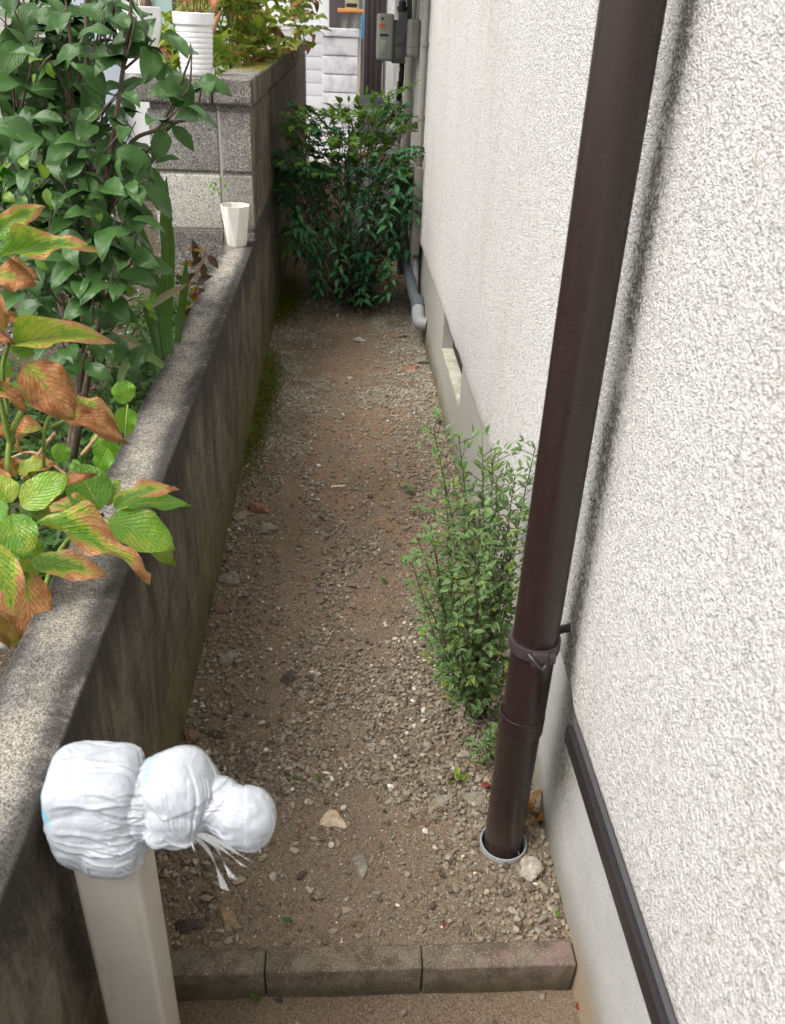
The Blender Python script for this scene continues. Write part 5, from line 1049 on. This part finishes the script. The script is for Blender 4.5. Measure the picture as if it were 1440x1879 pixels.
cyl(.19, 5.75, .69, .165, 'front grey gas cylinder with a round collar behind the dark bush'); cyl(.21, 6.3, .72, .165, 'rear grey gas cylinder half hidden by the front one')

# ------------------------------------------------------------------ far end of the passage
q = N('white_decor_block', .8, .3); x, y, z = q.xyz(); s_ = q.m_('ABSOLUTE', q.m_('SINE', q.m_('MULTIPLY', z, 300.))); c = q.mix(q.ramp(q.noise(6, 4), .4, .7), (.78, .77, .80), (.50, .48, .54)); c = q.mix(q.m_('MULTIPLY', q.ramp(s_, .3, 0), .5), c, (.4, .39, .42)); q.col(c); q.bump(s_, .003, .8); M['deco'] = q.m
q = N('white_diagonal_block', .8, .3); x, y, z = q.xyz(); s_ = q.m_('ABSOLUTE', q.m_('SINE', q.m_('MULTIPLY', q.m_('ADD', z, q.m_('MULTIPLY', x, -1.)), 95.))); c = q.mix(q.noise(6, 4), (.84, .83, .86), (.70, .69, .73)); c = q.mix(q.m_('MULTIPLY', q.ramp(s_, .45, .1), .7), c, (.36, .35, .38)); q.col(c); q.bump(s_, .004, .8); M['diag'] = q.m
fw = empty('white_block_gatepost', (0, 11.5, 0), 'white block wall with level courses and flat cap at the far end of the passage', 'wall')
bm = bmesh.new()
for k in range(6): add_box(bm, (-.235, 11.5, -.05 + k * .196), (.185, 11.65, -.05 + k * .196 + .180), .008, 2)
add_box(bm, (-.225, 11.53, -.05), (.175, 11.64, 1.12)); bmobj('blocks', bm, M['deco'], fw); boxobj('cap', (-.25, 11.48, 1.125), (.20, 11.67, 1.205), M['deco'], fw, .008)
fw = empty('white_diagonal_wall', (-.6, 12.6, 0), 'white block wall with slanting grooves left of the plain white one', 'wall'); bm = bmesh.new()
for k in range(8): add_box(bm, (-1.6, 12.6, -.05 + k * .152), (-.2, 12.7, -.05 + k * .152 + .142), .006, 2)
add_box(bm, (-1.59, 12.61, -.05), (-.21, 12.69, 1.15)); bmobj('blocks', bm, M['diag'], fw); boxobj('cap', (-1.62, 12.58, 1.168), (-.18, 12.72, 1.225), M['diag'], fw, .006)
# brown aluminium post by the end of the house
bp = empty('brown_post', (.3, 8.6, 0), 'tall brown ribbed metal post at the far corner of the house', 'post'); bm = bmesh.new()
add_box(bm, (.19, 8.56, -.05), (.375, 8.74, 3.2), .006)
for k in range(4): add_box(bm, (.20 + k * .045, 8.545, -.04), (.225 + k * .045, 8.559, 3.2), .004)
bmobj('post_profile', bm, M['bcol'], bp)
# neighbouring buildings
nb = empty('white_neighbour_house', (-1, 15, 0), 'bright white house wall beyond the white block walls', 'house'); boxobj('wall', (-5, 15, -.1), (-.20, 15.3, 5.5), M['white'], nb, 0)
bm = bmesh.new(); add_box(bm, (-.78, 14.93, 1.28), (-.62, 15.02, 3.6)); bmobj('window_frame', bm, M['bcol'], nb)
bm = bmesh.new(); add_box(bm, (-.20, 14.9, -.1), (.04, 15.2, 5.5), .01); bmobj('corner_post', bm, M['bcol'], nb)
cr_ = empty('cream_neighbour_house', (1.2, 16, 0), 'cream wall with a window behind the grey cloth and blue crate', 'house'); boxobj('wall', (.04, 16, -.1), (6, 16.3, 5.5), M['cream'], cr_, 0)
q = N('window_glass', .1, .5); q.col(q.mix(q.ramp(q.noise(5, 4), .4, .6), (.25, .42, .40), (.6, .78, .62))); boxobj('window', (.32, 15.97, 1.32), (1.3, 16.02, 2.6), q.m, cr_, .002); boxobj('window_frame', (.27, 15.95, 1.28), (.32, 16.03, 2.6), M['cond'], cr_, .002)
# grey cloth and tray
gc = empty('hanging_cloth', (.3, 14, 1), 'grey cloth hanging under an orange trimmed cover behind the white wall', 'cloth'); a = A(624, 20, 14.); b2 = A(662, 66, 14.)
n1, n2 = 30, 14; V = []
for i in range(n1):
    for j in range(n2): u = i / (n1 - 1); t = j / (n2 - 1); V.append((a.x + (b2.x - a.x) * (u * (1 - .08 * t) + .04 * t), 14 + .02 * math.sin(u * 14 + t * 3) + .03 * math.sin(u * 5), a.z + (.55 - a.z) * t))
link('cloth_panel', mesh_np('cloth_panel', [(np.array(V), gridfaces(n1, n2), None)]), M['cloth'], gc)
bm = bmesh.new(); add_box(bm, (a.x - .03, 13.9, a.z - .01), (b2.x + .08, 14.2, a.z + .03), .012, 3, .01); bmobj('orange_cover', bm, M['orange'], gc); boxobj('dark_lid', (a.x + .08, 13.93, a.z + .05), (b2.x - .06, 14.15, a.z + .10), M['black'], gc, .02)
bc = empty('blue_crate', (.5, 14.3, .9), 'blue plastic crate right of the grey cloth', 'crate'); a = A(663, 28, 14.3); b2 = A(674, 72, 14.3); bm = bmesh.new(); hgt = a.z - b2.z
for k in range(3): add_box(bm, (a.x, 14.3, b2.z + hgt * k / 3), (a.x + .35, 14.6, b2.z + hgt * (k + .88) / 3), .01)
add_box(bm, (a.x + .01, 14.31, b2.z), (a.x + .34, 14.59, a.z)); bmobj('crate_body', bm, M['blue'], bc); boxobj('crate_stand', (a.x, 14.3, -.05), (a.x + .35, 14.6, b2.z - .003), M['bcol'], bc, .01)
# house beyond the garden, left
lh = empty('garden_house', (-3, 7, 0), 'pale speckled house wall with a light blue board behind the camellia', 'house'); boxobj('wall', (-8, 7.2, -.1), (-2.05, 7.4, 5.), M['plaster'], lh, 0)
boxobj('blue_board', (-2.049, 7.16, .2), (-1.62, 7.38, 4.), M['bluew'], lh, .004); boxobj('side_wall', (-1.619, 7.2, -.1), (-.62, 7.4, 5.), M['white'], lh, 0)
q = N('pale_green_glass', .15, .5); q.col((.42, .6, .56)); bm = bmesh.new(); add_box(bm, (-1.36, 7.17, 1.1), (-1.02, 7.2, 2.4)); bmobj('window_glass', bm, q.m, lh, smooth=False)
for a_, b_ in ((-1.40, -1.36), (-1.02, -.98), (-1.21, -1.19)): boxobj('window_frame', (a_, 7.14, 1.05), (b_, 7.21, 2.4), M['bcol'], lh, .002)
